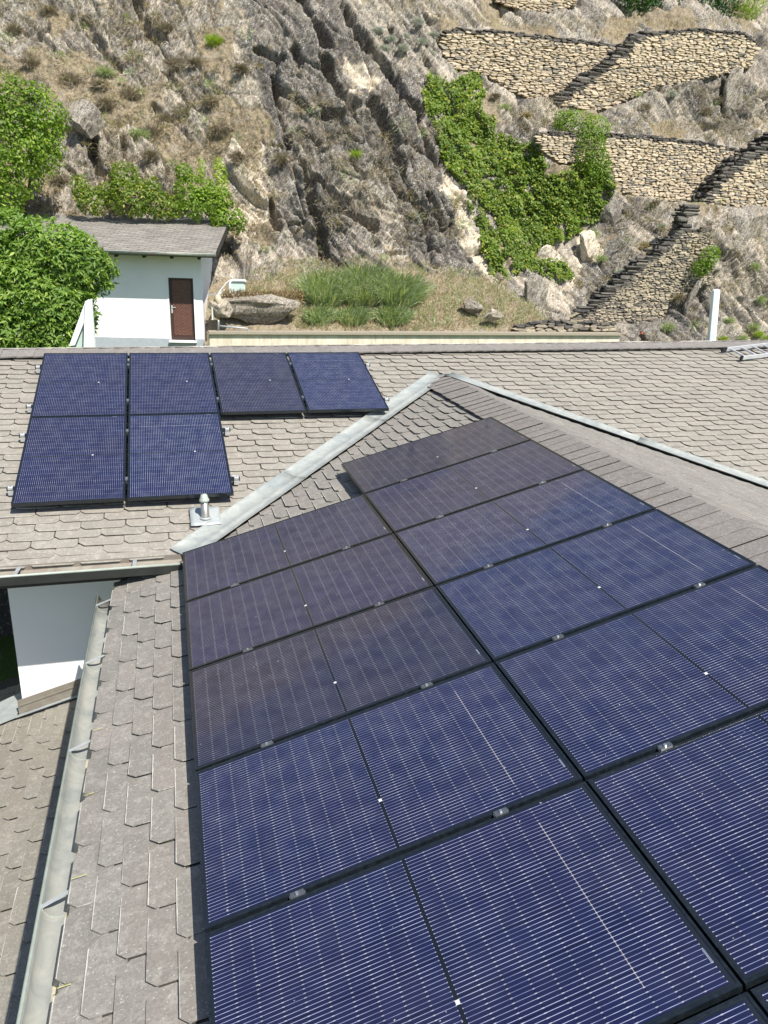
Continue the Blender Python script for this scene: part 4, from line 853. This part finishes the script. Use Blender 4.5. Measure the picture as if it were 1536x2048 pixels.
gu = uvz(hitS(205, 505, -.8))[0]
m = MB(); a_ = onS(gu, ce[1] - .07, rz_(ce[1]) - .05); b_ = onS(uR - .02, ce[1] - .07, rz_(ce[1]) - .05); m.tube([a_, b_], .055, 10); m.build('gutter', M_copper, shed, True)
m = MB(); m.tube([a_ + Zz * .045 - Vb * .04, b_ + Zz * .045 - Vb * .04], .012, 6); m.build('gutter_rim', M_zincd, shed, True)
for u in np.arange(uR - .55, gu, -.82):
    m = MB(); m.bar(onS(u, ce[1] + .02, rz_(ce[1]) - .13), onS(u, .1, rz_(.1) - .15), .09, .10); m.build('rafter', M_dark, shed)
for u in (uR - .9, uR - 1.85): m = MB(); m.bar(onS(u, ce[1] - .12, rz_(ce[1]) + .0), onS(u, ce[1] + .05, rz_(ce[1]) + .03), .03, .006); m.build('gutter_strap', M_lead, shed)
# meter box, cable and pipe beside the shed
bx = at(458, 585, 19.4); mb = empty('meter_box', bx, 0, 'white rounded meter box standing in the grass right of the shed', 'box')
m = MB(); m.box((.28, .12, .12), (.52, .26, .48)); m.build('box_back', M_canvasg, mb, bevel=.02)
m = MB(); m.tube([(.03, -.03, -.35), (.03, -.03, .30), (.05, -.03, .36), (.12, -.03, .39), (.5, -.03, .39), (.56, -.03, .36)], .045, 8); m.build('hood', M_pole, mb, True)
cab = MB(); pts = [at(432, 625, 18.4), at(430, 600, 18.6), at(440, 582, 18.8), at(452, 566, 19.1), at(460, 560, 19.4)]; cab.tube(pts, .022, 6); pts = [at(425, 640, 18.3), at(424, 612, 18.4), at(436, 590, 18.6), at(450, 580, 19)]; cab.tube(pts, .03, 6)
tag(cab.build('cable', M_cable), 'pair of grey cables looping from the shed wall to the meter box', 'cable')
lp = empty('floodlight', at(436, 596, 18.4), 0, 'small beige lantern fixed on the rock beside the shed', 'lamp'); m = MB(); m.tube([(0, 0, .1), (0, 0, .0), (0, 0, -.16), (0, 0, -.22)], [.05, .11, .09, .03], 10); m.build('shade', simple('beige', (.55, .47, .33), .6), lp, True); m = MB(); m.bar((0, 0, .08), (-.3, .1, .12), .04); m.build('arm', M_lead, lp)
hr = MB(); hr.tube([at(437, 662, 18.05), at(437, 645, 18.05), at(437, 640, 18.05)], .03, 8); hr.tube([at(440, 652, 18.1), at(494, 657, 18.1), at(498, 664, 18.1)], .03, 8); tag(hr.build('water_pipe', M_lead, None, True), 'grey metal water pipe with tap lying on the concrete wall', 'pipe')
# ------------------------------------------------------------------ folded parasol left of the shed, white pole on the right
pt = at(181, 598, 11.5); par = empty('parasol', (pt[0], 11.5, pt[2] - 2.6), 0, 'closed white parasol between the fig tree and the shed', 'parasol')
def fold(pts, name, mt):
    m = MB(); n = len(pts); m.add(pts, [tuple(range(n))]); o = m.build(name, mt, par); o.modifiers.new('s', 'SOLIDIFY').thickness = .02
def PP(px, py, y=11.5): p = at(px, py, y); return (p[0] - pt[0], p[1] - 11.5, p[2] - pt[2] + 2.6)
fold([PP(171, 602), PP(180, 599), PP(176, 625), PP(150, 690), PP(138, 692)], 'canvas_fold', M_canvas)
fold([PP(170, 622, 11.62), PP(172, 740, 11.62), PP(130, 740, 11.62), PP(148, 682, 11.62)], 'canvas_fold', M_canvasg)
fold([PP(170, 603, 11.42), PP(178, 598, 11.42), PP(178, 740, 11.42), PP(166, 740, 11.42)], 'canvas_fold', M_canvas)
fold([PP(178, 600, 11.44), PP(183, 598, 11.55), PP(192, 740, 11.6), PP(178, 740, 11.44)], 'canvas_fold', M_canvas)
m = MB(); m.tube([(0, .1, -.3), (0, .1, 2.5)], .03, 8); m.build('pole', M_alu, par)
pa = at(1432, 579, 9.0); pb_ = at(1421, 700, 9.0); dd = unit(np.array(pa) - pb_); wp = empty('white_pole', pb_ - dd * 2.5, 0, 'leaning white square post behind the ridge at the right', 'post')
m = MB(); lw_ = .125; bxs = (unit(np.array([1, .35, 0])), unit(np.array([-.35, 1, 0])), dd); base_ = np.zeros(3); top_ = pa - (pb_ - dd * 2.5)
m.tube([base_, top_ - dd * .05, top_ - dd * .015, top_], [lw_ * .95, lw_ * .78, lw_ * .7, lw_ * .5], 6); m.build('post', M_pole, wp)
# ------------------------------------------------------------------ ROCKS as things
def rock_obj(label, px, py, Yd, size, mat_zone, seed, sq=(1, 1, 1), rot=0, grp=None, name='boulder'):
    bm = bmesh.new(); bmesh.ops.create_icosphere(bm, subdivisions=4, radius=1); r = np.random.default_rng(seed); co = np.array([v.co[:] for v in bm.verts])
    for k in range(16):                                   # cut flat faces
        n = unit(r.normal(size=3)); dcut = r.uniform(.45, .85); s = co @ n; co = np.where((s > dcut)[:, None], co - n * (s - dcut)[:, None] * .92, co)
    co += .13 * np.stack([fbm(co[:, 0] * 3 + 9, co[:, 2] * 3 + co[:, 1], 4, seed), fbm(co[:, 1] * 3, co[:, 2] * 3, 4, seed + 1), fbm(co[:, 0] * 3, co[:, 1] * 3 + co[:, 2] * 2, 4, seed + 2)], -1)
    co = co * np.array(sq) * size
    for v, c in zip(bm.verts, co): v.co = c
    me = bpy.data.meshes.new(name); bm.to_mesh(me); bm.free(); me.materials.append(M_hill); a = me.attributes.new('zone', 'FLOAT_VECTOR', 'POINT'); a.data.foreach_set('vector', np.tile(np.array(mat_zone, np.float32), (len(co), 1)).ravel())
    p = at(px, py, Yd); o = link(name, me); o.location = p; o.rotation_euler = (0, rot, 0); tag(o, label, 'rock', grp); return o
rock_obj('large overhanging pale boulder just right of the shed', 505, 622, 19.05, 1.12, (0, .35, .45), 5, (1.75, .8, .62), -.04)
rock_obj('small knob of rock at the left foot of the overhanging boulder', 440, 620, 18.4, .4, (0, .5, 0), 9, (1, .6, .9))
rock_obj('smooth grey slab leaning below the lower tip of the ivy', 1072, 590, 20.3, .85, (0, .15, .25), 12, (.8, .35, 1.0), .25)
rock_obj('white rock face between ivy strands', 1098, 512, 22.9, .62, (0, .9, 0), 17, (.9, .4, .75), -.3)
rock_obj('orange and white rock face right of the ivy', 1178, 500, 22.7, .9, (0, 1, 0), 19, (.7, .35, 1.1), -.5)
rock_obj('grey rounded rock under the left end of the middle terrace wall', 1225, 430, 23.4, .65, (0, 0, .25), 23, (.85, .4, 1), .2)
rock_obj('brown rock in the grass right of the long grass clump', 945, 612, 19.4, .5, (0, .2, .4), 29, (1.1, .6, .6), .3)
rock_obj('pale rock low in the grass above the concrete wall', 985, 630, 18.9, .42, (0, .5, .1), 31, (1.2, .6, .6))
rock_obj('tall grey slab below the upper right terrace wall', 1470, 205, 26.7, 1.0, (0, .1, .2), 37, (.7, .35, 1.5), -.2)
rock_obj('big flat grey slab at the right edge below the middle terrace', 1485, 470, 22.2, 1.5, (0, .05, .1), 41, (.95, .3, 1.1), .3)
rock_obj('small grey lichened rock beside the green tree at the left', 165, 240, 25.2, .75, (0, .1, .1), 43, (1, .4, .9))
rock_obj('pointed dark rock rib behind the white post', 1380, 600, 20.0, .8, (0, 0, .3), 47, (.25, .3, 1.2), .35)
rock_obj('dark upright rock rib left of the white post, above the orange flower', 1300, 665, 19.0, .7, (0, 0, .5), 53, (.6, .35, .9), .1)
fl = MB(); fp = at(1284, 666, 18.25)
for k in range(7): a_ = k * .9; fl.tube([fp, fp + np.array([.035 * math.cos(a_), -.02, .035 * math.sin(a_)])], [.012, .022], 5)
tag(fl.build('orange_flower', M_orange), 'tiny orange flower in a dark rock cleft above the ridge', 'flower')
# ------------------------------------------------------------------ VEGETATION
def leaves(name, P, N_, size, mat, parent=None, asp=.55, kind='stuff', drop=.3, lobes=1, up=.4):
    """P: positions, N_: outward directions; every leaf a folded blade of 2 quads -> 4 tris, lobes: leaflets fanned out"""
    n = len(P)
    if lobes > 1: P = np.repeat(P, lobes, 0); N_ = np.repeat(N_, lobes, 0)
    m_ = len(P); nn = N_ + rng.normal(size=(m_, 3)) * .55; nn[:, 2] += up; nn /= np.linalg.norm(nn, axis=1)[:, None]
    t = rng.normal(size=(m_, 3)); t += N_ * .5; t[:, 2] -= drop; t -= nn * (t * nn).sum(1)[:, None]; t /= np.linalg.norm(t, axis=1)[:, None]; b = np.cross(nn, t)
    s = (size * rng.uniform(.65, 1.3, m_))[:, None]; w_ = s * asp / 2
    V = np.stack([P, P + t * s * .45 + b * w_ + nn * s * .06, P + t * s - nn * s * .12, P + t * s * .45 - b * w_ + nn * s * .06], 1).reshape(-1, 3)
    i = np.arange(m_)[:, None] * 4; Fc = np.concatenate([i + np.array([[0, 1, 2]]), i + np.array([[0, 2, 3]])], 0)
    r1 = rng.random(m_); cl_ = .5 + .5 * vnoise(P[:, 0] * 1.4, P[:, 2] * 1.4, 5); av = np.stack([np.clip(.55 * r1 + .45 * cl_, 0, 1), rng.random(m_), r1], -1)
    o = big_mesh(name, V, Fc, mat, 'lf', np.repeat(av, 4, 0), parent=parent)
    if kind: tag(o, kind=kind)
    return o
def blades(name, P, D, length, width, mat, parent=None, bend=.35, spread=.5, kind=None):
    n = len(P); d = D + rng.normal(size=(n, 3)) * spread; d /= np.linalg.norm(d, axis=1)[:, None]; s = (length * rng.uniform(.5, 1.2, n))[:, None]
    side = np.cross(d, rng.normal(size=(n, 3))); side /= np.linalg.norm(side, axis=1)[:, None]; side *= width / 2
    g = d.copy(); g[:, 2] -= bend * 2; mid = P + d * s * .55; tip = mid + (d * .6 + (g - d) * .35) * s * .6
    V = np.stack([P - side, P + side, mid + side * .8, mid - side * .8, tip], 1).reshape(-1, 3); i = np.arange(n)[:, None] * 5
    Fc = np.concatenate([i + np.array([[0, 1, 2]]), i + np.array([[0, 2, 3]]), i + np.array([[3, 2, 4]])], 0)
    av = np.stack([rng.random(n), rng.random(n), rng.random(n)], -1); o = big_mesh(name, V, Fc, mat, 'lf', np.repeat(av, 5, 0), parent=parent)
    if kind: tag(o, kind=kind)
    return o
def canopy_points(blobs, n):
    """blobs (centre, radius vec, weight): points through the outer part of lumpy ellipsoids"""
    Ps, Ns = [], []; ws = np.array([b[1][0] * b[1][2] for b in blobs]); ws = ws / ws.sum()
    for (c, r, *_), w_ in zip(blobs, ws):
        k = max(20, int(n * w_)); u = rng.normal(size=(k, 3)); u /= np.linalg.norm(u, axis=1)[:, None]; u[:, 1] = np.where((u[:, 1] > 0) & (rng.random(k) < .6), -u[:, 1], u[:, 1])
        rad = (1 - .35 * rng.random(k) ** 2) * (1 + .22 * fbm(u[:, 0] * 2.2 + c[0], u[:, 2] * 2.2 + u[:, 1], 3, int(abs(c[0]) * 10))); gap = vnoise(u[:, 0] * 4 + c[0] * 3, u[:, 2] * 4 + u[:, 1] * 2, 8) > -.42
        Ps.append((np.array(c) + u * np.array(r) * rad[:, None])[gap]); Ns.append(u[gap])
    return np.concatenate(Ps), np.concatenate(Ns)
def blobpx(L_, Y, dy=.7):
    out = []
    for (px, py, rx, ry_, *e) in L_:
        yd = e[0] if e else Y; c = at(px, py, yd); sc = np.linalg.norm(c - CAM) / F; out.append((c, (rx * sc, min(rx, ry_) * sc * dy, ry_ * sc)))
    return out
def limbs(parent, base, blobs, r0, mat=M_bark):
    m = MB()
    base = np.array(base, float); top = np.mean([b[0] for b in blobs], 0); k1 = base + (top - base) * .45 + np.array([.1, 0, 0]); m.tube([base, (base + k1) / 2 + (.05, 0, 0), k1], [r0, r0 * .8, r0 * .62], 8); m.build('trunk', mat, parent, True)
    for b in blobs:
        m = MB(); c = np.array(b[0]); md = (k1 + c) / 2 + rng.normal(size=3) * .12; m.tube([k1, md, c, c + rng.normal(size=3) * .3], [r0 * .5, r0 * .33, r0 * .18, r0 * .05], 6); m.build('branch', mat, parent, True)
def plant(name, label, cat, px_blobs, Y, n, size, mat, base=None, r0=.08, asp=.55, group=None, lobes=1, drop=.3, dy=.7, trunk=True, big=0):
    B = blobpx(px_blobs, Y, dy); c = np.mean([b[0] for b in B], 0); zb = min(b[0][2] - b[1][2] for b in B); bs = base if base is not None else (c[0], c[1] + .2, zb)
    root = empty(name, (0, 0, 0), 0, label, cat, group)
    if trunk: limbs(root, bs, B, r0)
    P, N_ = canopy_points(B, n); leaves('crown', P, N_, size, mat, root, asp, 'stuff', drop, lobes)
    return root, B
# fig tree in front of the shed
figB = [(20, 480, 60, 55, 13.6), (90, 500, 70, 55, 13.2), (60, 590, 80, 60, 13.0), (150, 530, 62, 58, 13.0), (185, 545, 46, 38, 13.1), (110, 610, 70, 52, 12.8), (30, 670, 75, 55, 12.9), (105, 672, 52, 45, 12.8), (-60, 560, 80, 110, 13.4), (-50, 690, 80, 60, 13), (158, 632, 30, 40, 13.6)]
rt, B = plant('fig_tree', 'large fig tree with bright green pointed leaves in front of the white shed', 'tree', figB, 13, 6800, .165, M_fig, (-2.6, 13.3, -1.6), .14, .34, None, 5, .15)
# a few hundred of its nearest leaves singly
lfv = []
for k in range(6):
    m = MB(); av = []
    for q_ in range(5):
        a_ = (q_ - 2) * .62; s_ = .13 * (1 - .1 * abs(q_ - 2)); dx, dy_ = math.cos(a_), math.sin(a_); w_ = .024
        m.add([(0, 0, 0), (dx * s_ * .5 - dy_ * w_, dy_ * s_ * .5 + dx * w_, .012), (dx * s_, dy_ * s_, -.02), (dx * s_ * .5 + dy_ * w_, dy_ * s_ * .5 - dx * w_, .012)], [(0, 3, 2, 1)], [(random.random() * .6 + .3, random.random(), 0)] * 4)
    lfv.append(m.mesh('leaf', M_fig, attr='lf'))
P_, N_ = canopy_points([b for b in B], 2600); sel = [k for k in np.argsort(P_[:, 1]) if proj(P_[k])[0][0] > 0 and N_[k][1] < -.2][:280]
for k in sel: o = link('leaf', random.choice(lfv), rt); o.location = P_[k] + N_[k] * .04; o.rotation_euler = (random.uniform(-.4, .9), random.uniform(-.5, .7), random.uniform(-math.pi, math.pi)); s_ = random.uniform(.9, 1.5); o.scale = (s_,) * 3
plant('climber_tree', 'dense bright green leafy tree on the cliff at the left edge', 'tree', [(10, 200, 50, 40, 22.3), (60, 225, 58, 48, 22.2), (85, 250, 36, 55, 22.3), (20, 280, 70, 60, 22.0), (75, 300, 42, 40, 22.2), (20, 345, 60, 45, 22.0), (5, 400, 35, 35, 21.9), (-60, 300, 60, 120, 22.5)], 22, 15000, .125, M_leaf, (-4.5, 24, 1.5), .1)
plant('bush', 'green bush behind the left part of the shed roof', 'bush', [(160, 372, 16, 20, 22.6), (185, 400, 30, 26, 22.5), (215, 385, 18, 20, 22.5), (250, 360, 26, 30, 22.4), (262, 395, 40, 34, 22.2), (320, 408, 34, 26, 22.2), (306, 378, 16, 22, 22.3), (345, 415, 22, 20, 22.2)], 22.3, 8500, .105, M_ivy)
plant('bush', 'rounded bright green bush behind the right part of the shed roof', 'bush', [(368, 345, 16, 16, 22.6), (392, 382, 40, 26, 22.3), (432, 398, 32, 22, 22.2), (402, 412, 50, 24, 22.1), (447, 440, 24, 20, 21.9), (474, 442, 16, 20, 21.9)], 22.3, 7500, .105, M_leaf)
plant('climber', 'yellow green climbing plant going up the rock above the rounded bush', 'climber', [(437, 330, 10, 16, 22.9), (440, 350, 12, 20, 22.8), (402, 340, 9, 22, 22.9), (445, 375, 12, 18, 22.7)], 22.8, 1100, .09, M_yel, trunk=False)
plant('bush', 'dark evergreen bush at the top right edge above the terrace wall', 'bush', [(1300, 10, 46, 26, 30.6), (1340, -5, 50, 40, 30.8), (1400, 5, 46, 34, 30.6), (1440, 15, 30, 28, 30.6), (1360, -60, 90, 50, 31.5), (1270, -10, 30, 26, 30.8)], 30.6, 9000, .15, M_leafd)
plant('bush', 'light yellow green feathery bush at the top right corner', 'bush', [(1495, 8, 22, 32, 30.2), (1510, -20, 26, 40, 30.3), (1488, 30, 12, 14, 30.1)], 30.2, 2400, .14, M_yel, asp=.2)
plant('bush', 'green bush clinging to the lowest staircase', 'bush', [(1418, 515, 20, 20, 20.0), (1402, 535, 20, 14, 20.0), (1425, 505, 12, 12, 20.0)], 20, 1200, .09, M_leaf)
plant('climber', 'light green climber spilling over the left end of the middle terrace wall', 'climber', [(1150, 245, 42, 22, 24.7), (1190, 255, 28, 22, 24.4), (1180, 300, 30, 40, 24.2), (1195, 340, 26, 36, 24.1), (1130, 238, 22, 16, 25)], 24.3, 5200, .095, M_leaf, trunk=False)
# ivy carpet on the rock
IVY = [[(850, 150), (880, 165), (910, 160), (955, 148), (968, 180), (960, 208), (930, 215), (990, 240), (985, 265), (1040, 285), (1070, 300), (1085, 330), (1130, 342), (1160, 335), (1215, 330), (1222, 380), (1205, 438), (1150, 470), (1110, 497), (1060, 482), (1000, 452), (955, 405), (930, 362), (885, 325), (865, 255), (845, 215)],
       [(925, 400), (958, 430), (985, 470), (1030, 460), (1080, 497), (1090, 520), (1130, 528), (1148, 560), (1110, 562), (1060, 542), (1020, 555), (990, 558), (972, 520), (948, 460)]]
def scatter(polys, n, warp=10, gapthr=-1, gs=2.0, seed=0):
    xs = [p[0] for q in polys for p in q]; ys = [p[1] for q in polys for p in q]; x = rng.uniform(min(xs) - 10, max(xs) + 10, n * 3); y = rng.uniform(min(ys) - 10, max(ys) + 10, n * 3)
    ex = x + warp * fbm(x / 22, y / 22, 3, seed); ey = y + warp * fbm(x / 22 + 40, y / 22, 3, seed); ok = np.zeros(len(x), bool)
    for q in polys: ok |= inpoly(ex, ey, q)
    ok &= fbm(x / 40 * gs, y / 40 * gs, 3, seed + 3) > gapthr; x = x[ok][:n]; y = y[ok][:n]
    j = np.clip(np.round((x - pxs[0]) / STEP).astype(int), 0, len(pxs) - 1); i = np.clip(np.round((y - pys[0]) / STEP).astype(int), 0, len(pys) - 1); return HP[i, j], x, y
iv = empty('ivy', (0, 0, 0), 0, 'broad carpet of ivy hanging over the rock left of the terrace walls', 'ivy')
for k, (q_, nn_, gp) in enumerate(((IVY[0], 25000, -.32), (IVY[1], 6000, -.2))):
    P_, x, y = scatter([q_], nn_, 12, gp, 2.2, 60 + k); lift = .10 + .38 * np.clip(fbm(x / 30, y / 30, 3, 71) + .45, 0, 1.2); P_ = P_ + np.array([0, -.8, .55]) * (lift * rng.uniform(.35, 1.05, len(P_)))[:, None]
    tag(leaves('foliage', P_, np.tile([[.1, -.8, .5]], (len(P_), 1)), .12, M_ivy, iv, .75), kind='stuff')
# general plant cover of the slope
vegP = [[(-100, -100), (440, -100), (540, 200), (560, 480), (430, 560), (-100, 560)], [(960, 200), (1110, 200), (1200, 240), (1060, 270)], [(1200, 380), (1420, 400), (1360, 440), (1250, 560), (1180, 600), (1120, 540), (1210, 450)], [(1180, 160), (1540, 170), (1560, 300), (1210, 260)], [(1420, 400), (1600, 400), (1600, 700), (1240, 700), (1350, 620)], [(560, 200), (860, 200), (930, 480), (640, 540)]]
P_, x, y = scatter(vegP, 26000, 12, -.02, 1.5, 90); tag(blades('dry_grass_cover', P_, np.tile([[0, -.45, .6]], (len(P_), 1)), .24, .016, M_drybush, None, .5, .6), kind='stuff')
P_, x, y = scatter(vegP, 18000, 12, .05, 2.5, 95); tag(blades('straw_cover', P_, np.tile([[0, -.45, .7]], (len(P_), 1)), .22, .016, M_dry, None, .5, .6), kind='stuff')
C_, cxp, cyp = scatter(vegP, 760, 12, -.15, 1.5, 121); nb = 46; a_ = rng.uniform(0, 2 * math.pi, (len(C_), nb)); rr_ = rng.uniform(.08, .42, (len(C_), 1)) * np.sqrt(rng.random((len(C_), nb)))
Dd = np.stack([np.cos(a_) * .8, -.45 - .2 * rng.random(a_.shape), .35 + .5 * np.sin(a_)], -1); Q_ = C_[:, None, :] + np.stack([np.cos(a_) * rr_, -.10 - .1 * rng.random(a_.shape), np.sin(a_) * rr_ * .6], -1)
h_ = len(C_) * 2 // 3
tag(blades('brown_brush', Q_[:h_].reshape(-1, 3), Dd[:h_].reshape(-1, 3), .27, .016, M_drybush, None, .7, .3), kind='stuff')
tag(blades('straw_tufts', Q_[h_:h_ + h_ // 3].reshape(-1, 3), Dd[h_:h_ + h_ // 3].reshape(-1, 3), .27, .016, M_dry, None, .7, .3), kind='stuff')
tag(blades('green_tufts', Q_[h_ + h_ // 3:].reshape(-1, 3), Dd[h_ + h_ // 3:].reshape(-1, 3), .22, .018, M_grassg, None, .5, .3), kind='stuff')
P_, x, y = scatter(vegP[:5], 6000, 12, .28, 2.0, 97); tag(leaves('low_green_herbs', P_ + np.array([0, -.06, .04]), np.tile([[0, -.5, .5]], (len(P_), 1)), .07, M_ivy), kind='stuff')
ledge = [[(770, 20), (880, 50), (1000, 55), (1260, 82), (1290, 60), (1500, 55), (1500, 38), (1260, 38), (990, 48), (900, 10), (800, 5)], [(1205, 262), (1300, 268), (1420, 280), (1536, 300), (1600, 290), (1536, 235), (1380, 250), (1210, 246)], [(990, 210), (1110, 215), (1200, 238), (1080, 262)]]
P_, x, y = scatter(ledge, 9000, 5, -.6, 2, 99); tag(blades('golden_terrace_grass', P_, np.tile([[0, -.15, .9]], (len(P_), 1)), .34, .014, M_dry, None, .2, .35), kind='stuff')
kn = [[(470, 560), (560, 520), (680, 520), (840, 520), (980, 555), (1060, 600), (1130, 650), (900, 660), (600, 660), (440, 600)]]
P_, x, y = scatter(kn, 13000, 8, -.5, 2, 111); tag(blades('knoll_grass', P_, np.tile([[0, -.3, .8]], (len(P_), 1)), .24, .014, M_dry, None, .35, .45), kind='stuff')
P_, x, y = scatter(kn, 8000, 8, .0, 2, 113); tag(blades('green_knoll_grass', P_, np.tile([[0, -.3, .8]], (len(P_), 1)), .24, .014, M_grassg, None, .35, .45), kind='stuff')
# the long-bladed green clumps above the concrete wall
for k, (px, py, rx, ry_, nb, lb) in enumerate([(655, 594, 44, 26, 2300, 'big clump of long green grass at the left, above the concrete wall'), (725, 588, 50, 30, 2700, 'tallest clump of long green grass in the middle above the concrete wall'), (795, 598, 42, 24, 2200, 'big clump of long green grass at the right, above the concrete wall'), (640, 640, 28, 14, 900, 'yellowish low clump hanging to the concrete wall below the left grass'), (705, 640, 34, 15, 1000, 'low green clump touching the concrete wall in the middle'), (785, 638, 34, 16, 1200, 'low bright green tuft at the right end touching the concrete wall')]):
    a_ = rng.uniform(0, 2 * math.pi, nb); q = np.sqrt(rng.random(nb)); x = px + rx * q * np.cos(a_); y = py + ry_ * q * np.sin(a_)
    j = np.round((x - pxs[0]) / STEP).astype(int); i = np.round((y - pys[0]) / STEP).astype(int); P_ = HP[i, j]; D = np.stack([(x - px) / rx * .6, -.35 - .2 * rng.random(nb), np.full(nb, .9)], -1)
    root = empty('grass_clump', (0, 0, 0), 0, lb, 'grass'); tag(blades('tuft', P_, D, (1.1 if k < 3 else .5), .026, M_grassg, root, .5, .22), kind='stuff')
bp = np.array([at(rng.uniform(445, 605), rng.uniform(583, 606), 18.75) for _ in range(1500)])
tag(blades('reddish_ledge_grass', bp, np.tile([[0, -.3, .8]], (1500, 1)), .20, .02, mat_leaf('grass_reddish', (.24, .14, .09), (.38, .28, .15), (.22, .26, .08), .15), None, .4, .5), kind='stuff')
# single bushes on the slope
def tuft_bush(px, py, r, mat, label, group, n=420, ln=.3, name='dry_bush'):
    p = hp(px, py) + np.array([0, -.05, .03]); u = rng.normal(size=(n, 3)); u /= np.linalg.norm(u, axis=1)[:, None]; u[:, 1] = -abs(u[:, 1]); u[:, 2] = u[:, 2] * .6 + .2
    P_ = p + u * np.array([r, r * .6, r * .7]) * (rng.random(n) ** .5)[:, None] * .75; root = empty(name, (0, 0, 0), 0, label, 'bush', group); tag(blades('twigs', P_, u, ln, .013, mat, root, .25, .35), kind='stuff')
gd = 'dry brown bushes on the rocky slope'
DB = {(330, 60): 'right of the top left rock rib', (100, 30): 'second from the top left corner', (60, 130): 'above the tree at the left edge', (200, 175): 'above and left of the small lichened rock', (260, 195): 'highest above the middle of the shed roof', (140, 160): 'touching the top right of the cliff tree', (330, 240): 'straight above the rounded green bush', (365, 225): 'in the bare soil above the shed roof end', (300, 330): 'just above the green bush behind the shed', (390, 130): 'below the yellow green broom', (420, 210): 'in the pale soil left of the dark rock face', (250, 420): 'half hidden behind the shed roof', (120, 360): 'between the cliff tree and the bushes behind the shed', (480, 150): 'at the left edge of the big dark rock, upper one', (350, 130): 'left of the broom and lower than it', (440, 260): 'on pale rubble left of the dark rock face', (240, 130): 'under the top left rock rib', (30, 60): 'closest to the top left corner', (470, 330): 'on the rubble right of the climbing plant', (560, 330): 'in a cleft of the big dark rock', (300, 270): 'beside the olive green bush', (210, 215): 'just right of the lichened rock'}
for (px, py), tx in DB.items():
    tuft_bush(px, py, random.uniform(.28, .55), M_drybush, 'dry brown bush ' + tx, gd, 560, .3)
for px, py, lb in [(430, 85, 'yellow green broom bush high on the slope left of the dark rock'), (90, 300, 'green bush at the foot of the cliff tree'), (210, 150, 'bluish green tuft high on the left slope'), (280, 280, 'olive green bush halfway up the slope above the shed')]:
    tuft_bush(px, py, .38, M_yel if px == 430 else M_grassg, lb, None, 600, .28, 'green_bush')
SG = {(755, 65): 'leftmost and highest of its patch', (780, 85): 'second from the left of its patch', (810, 75): 'in the upper middle of its patch', (840, 95): 'in the centre right of its patch', (800, 110): 'lowest in the middle of its patch', (860, 110): 'lowest at the right of its patch', (770, 100): 'lowest at the left of its patch', (830, 60): 'highest at the right of its patch', (865, 75): 'touching the left end of the upper terrace wall'}
for (px, py), tx in SG.items():
    tuft_bush(px, py, random.uniform(.28, .42), M_grey, 'silvery grey shrub ' + tx, 'silver shrubs beside the upper terrace wall', 600, .13, 'grey_shrub')
for px, py, lb in [(1315, 460, 'round blue grey shrub left of the lowest staircase'), (1240, 545, 'blue green shrub beside the lower steps'), (1338, 195, 'small silver shrub under the upper right terrace wall')]:
    tuft_bush(px, py, .27, M_grey, lb, None, 420, .14, 'grey_shrub')
SB = {(1180, 470): 'under the right tip of the ivy', (1300, 415): 'at the foot of the middle terrace wall', (1230, 250): 'at the left end of the middle terrace', (1290, 215): 'on grey rock below the upper right wall, left one', (1400, 235): 'above the middle of the middle terrace wall', (1270, 190): 'right under the upper right terrace wall', (1500, 540): 'on the rock near the right edge, upper one', (1460, 640): 'right of the white post', (1500, 660): 'lowest on the rock at the right edge', (1330, 660): 'left of the white post', (1350, 600): 'on the rock rib below the lowest wall', (990, 195): 'between the ivy and the upper terrace wall, left', (1010, 215): 'between the ivy and the upper terrace wall, middle', (1050, 235): 'between the ivy and the upper terrace wall, right', (1290, 490): 'halfway up beside the lowest staircase', (1250, 400): 'near the foot of the middle wall beside the ivy', (1520, 600): 'on the rock near the right edge, lower one', (1400, 400): 'at the foot of the middle staircase', (1200, 520): 'beside the orange and white rock face', (1440, 200): 'left of the tall grey slab'}
for (px, py), tx in SB.items():
    tuft_bush(px, py, random.uniform(.22, .4), random.choice([M_drybush, M_dry, M_grassg]), 'small scrubby tuft ' + tx, 'scrub tufts between the terrace walls', 380, .24, 'scrub')
tuft_bush(710, 310, .2, M_yel, 'pale spiky tuft growing on the dark rock face', None, 160, .3, 'spiky_tuft')
for px, py, tx in [(1450, 675, 'closest to the white post'), (1480, 680, 'second from the white post'), (1510, 672, 'behind the end of the ladder'), (1530, 680, 'at the right edge above the ladder')]:
    tuft_bush(px, py, .3, M_yel if px != 1480 else M_grassg, 'low flowering green tuft ' + tx, 'flowering tufts behind the ridge', 380, .16, 'scrub')
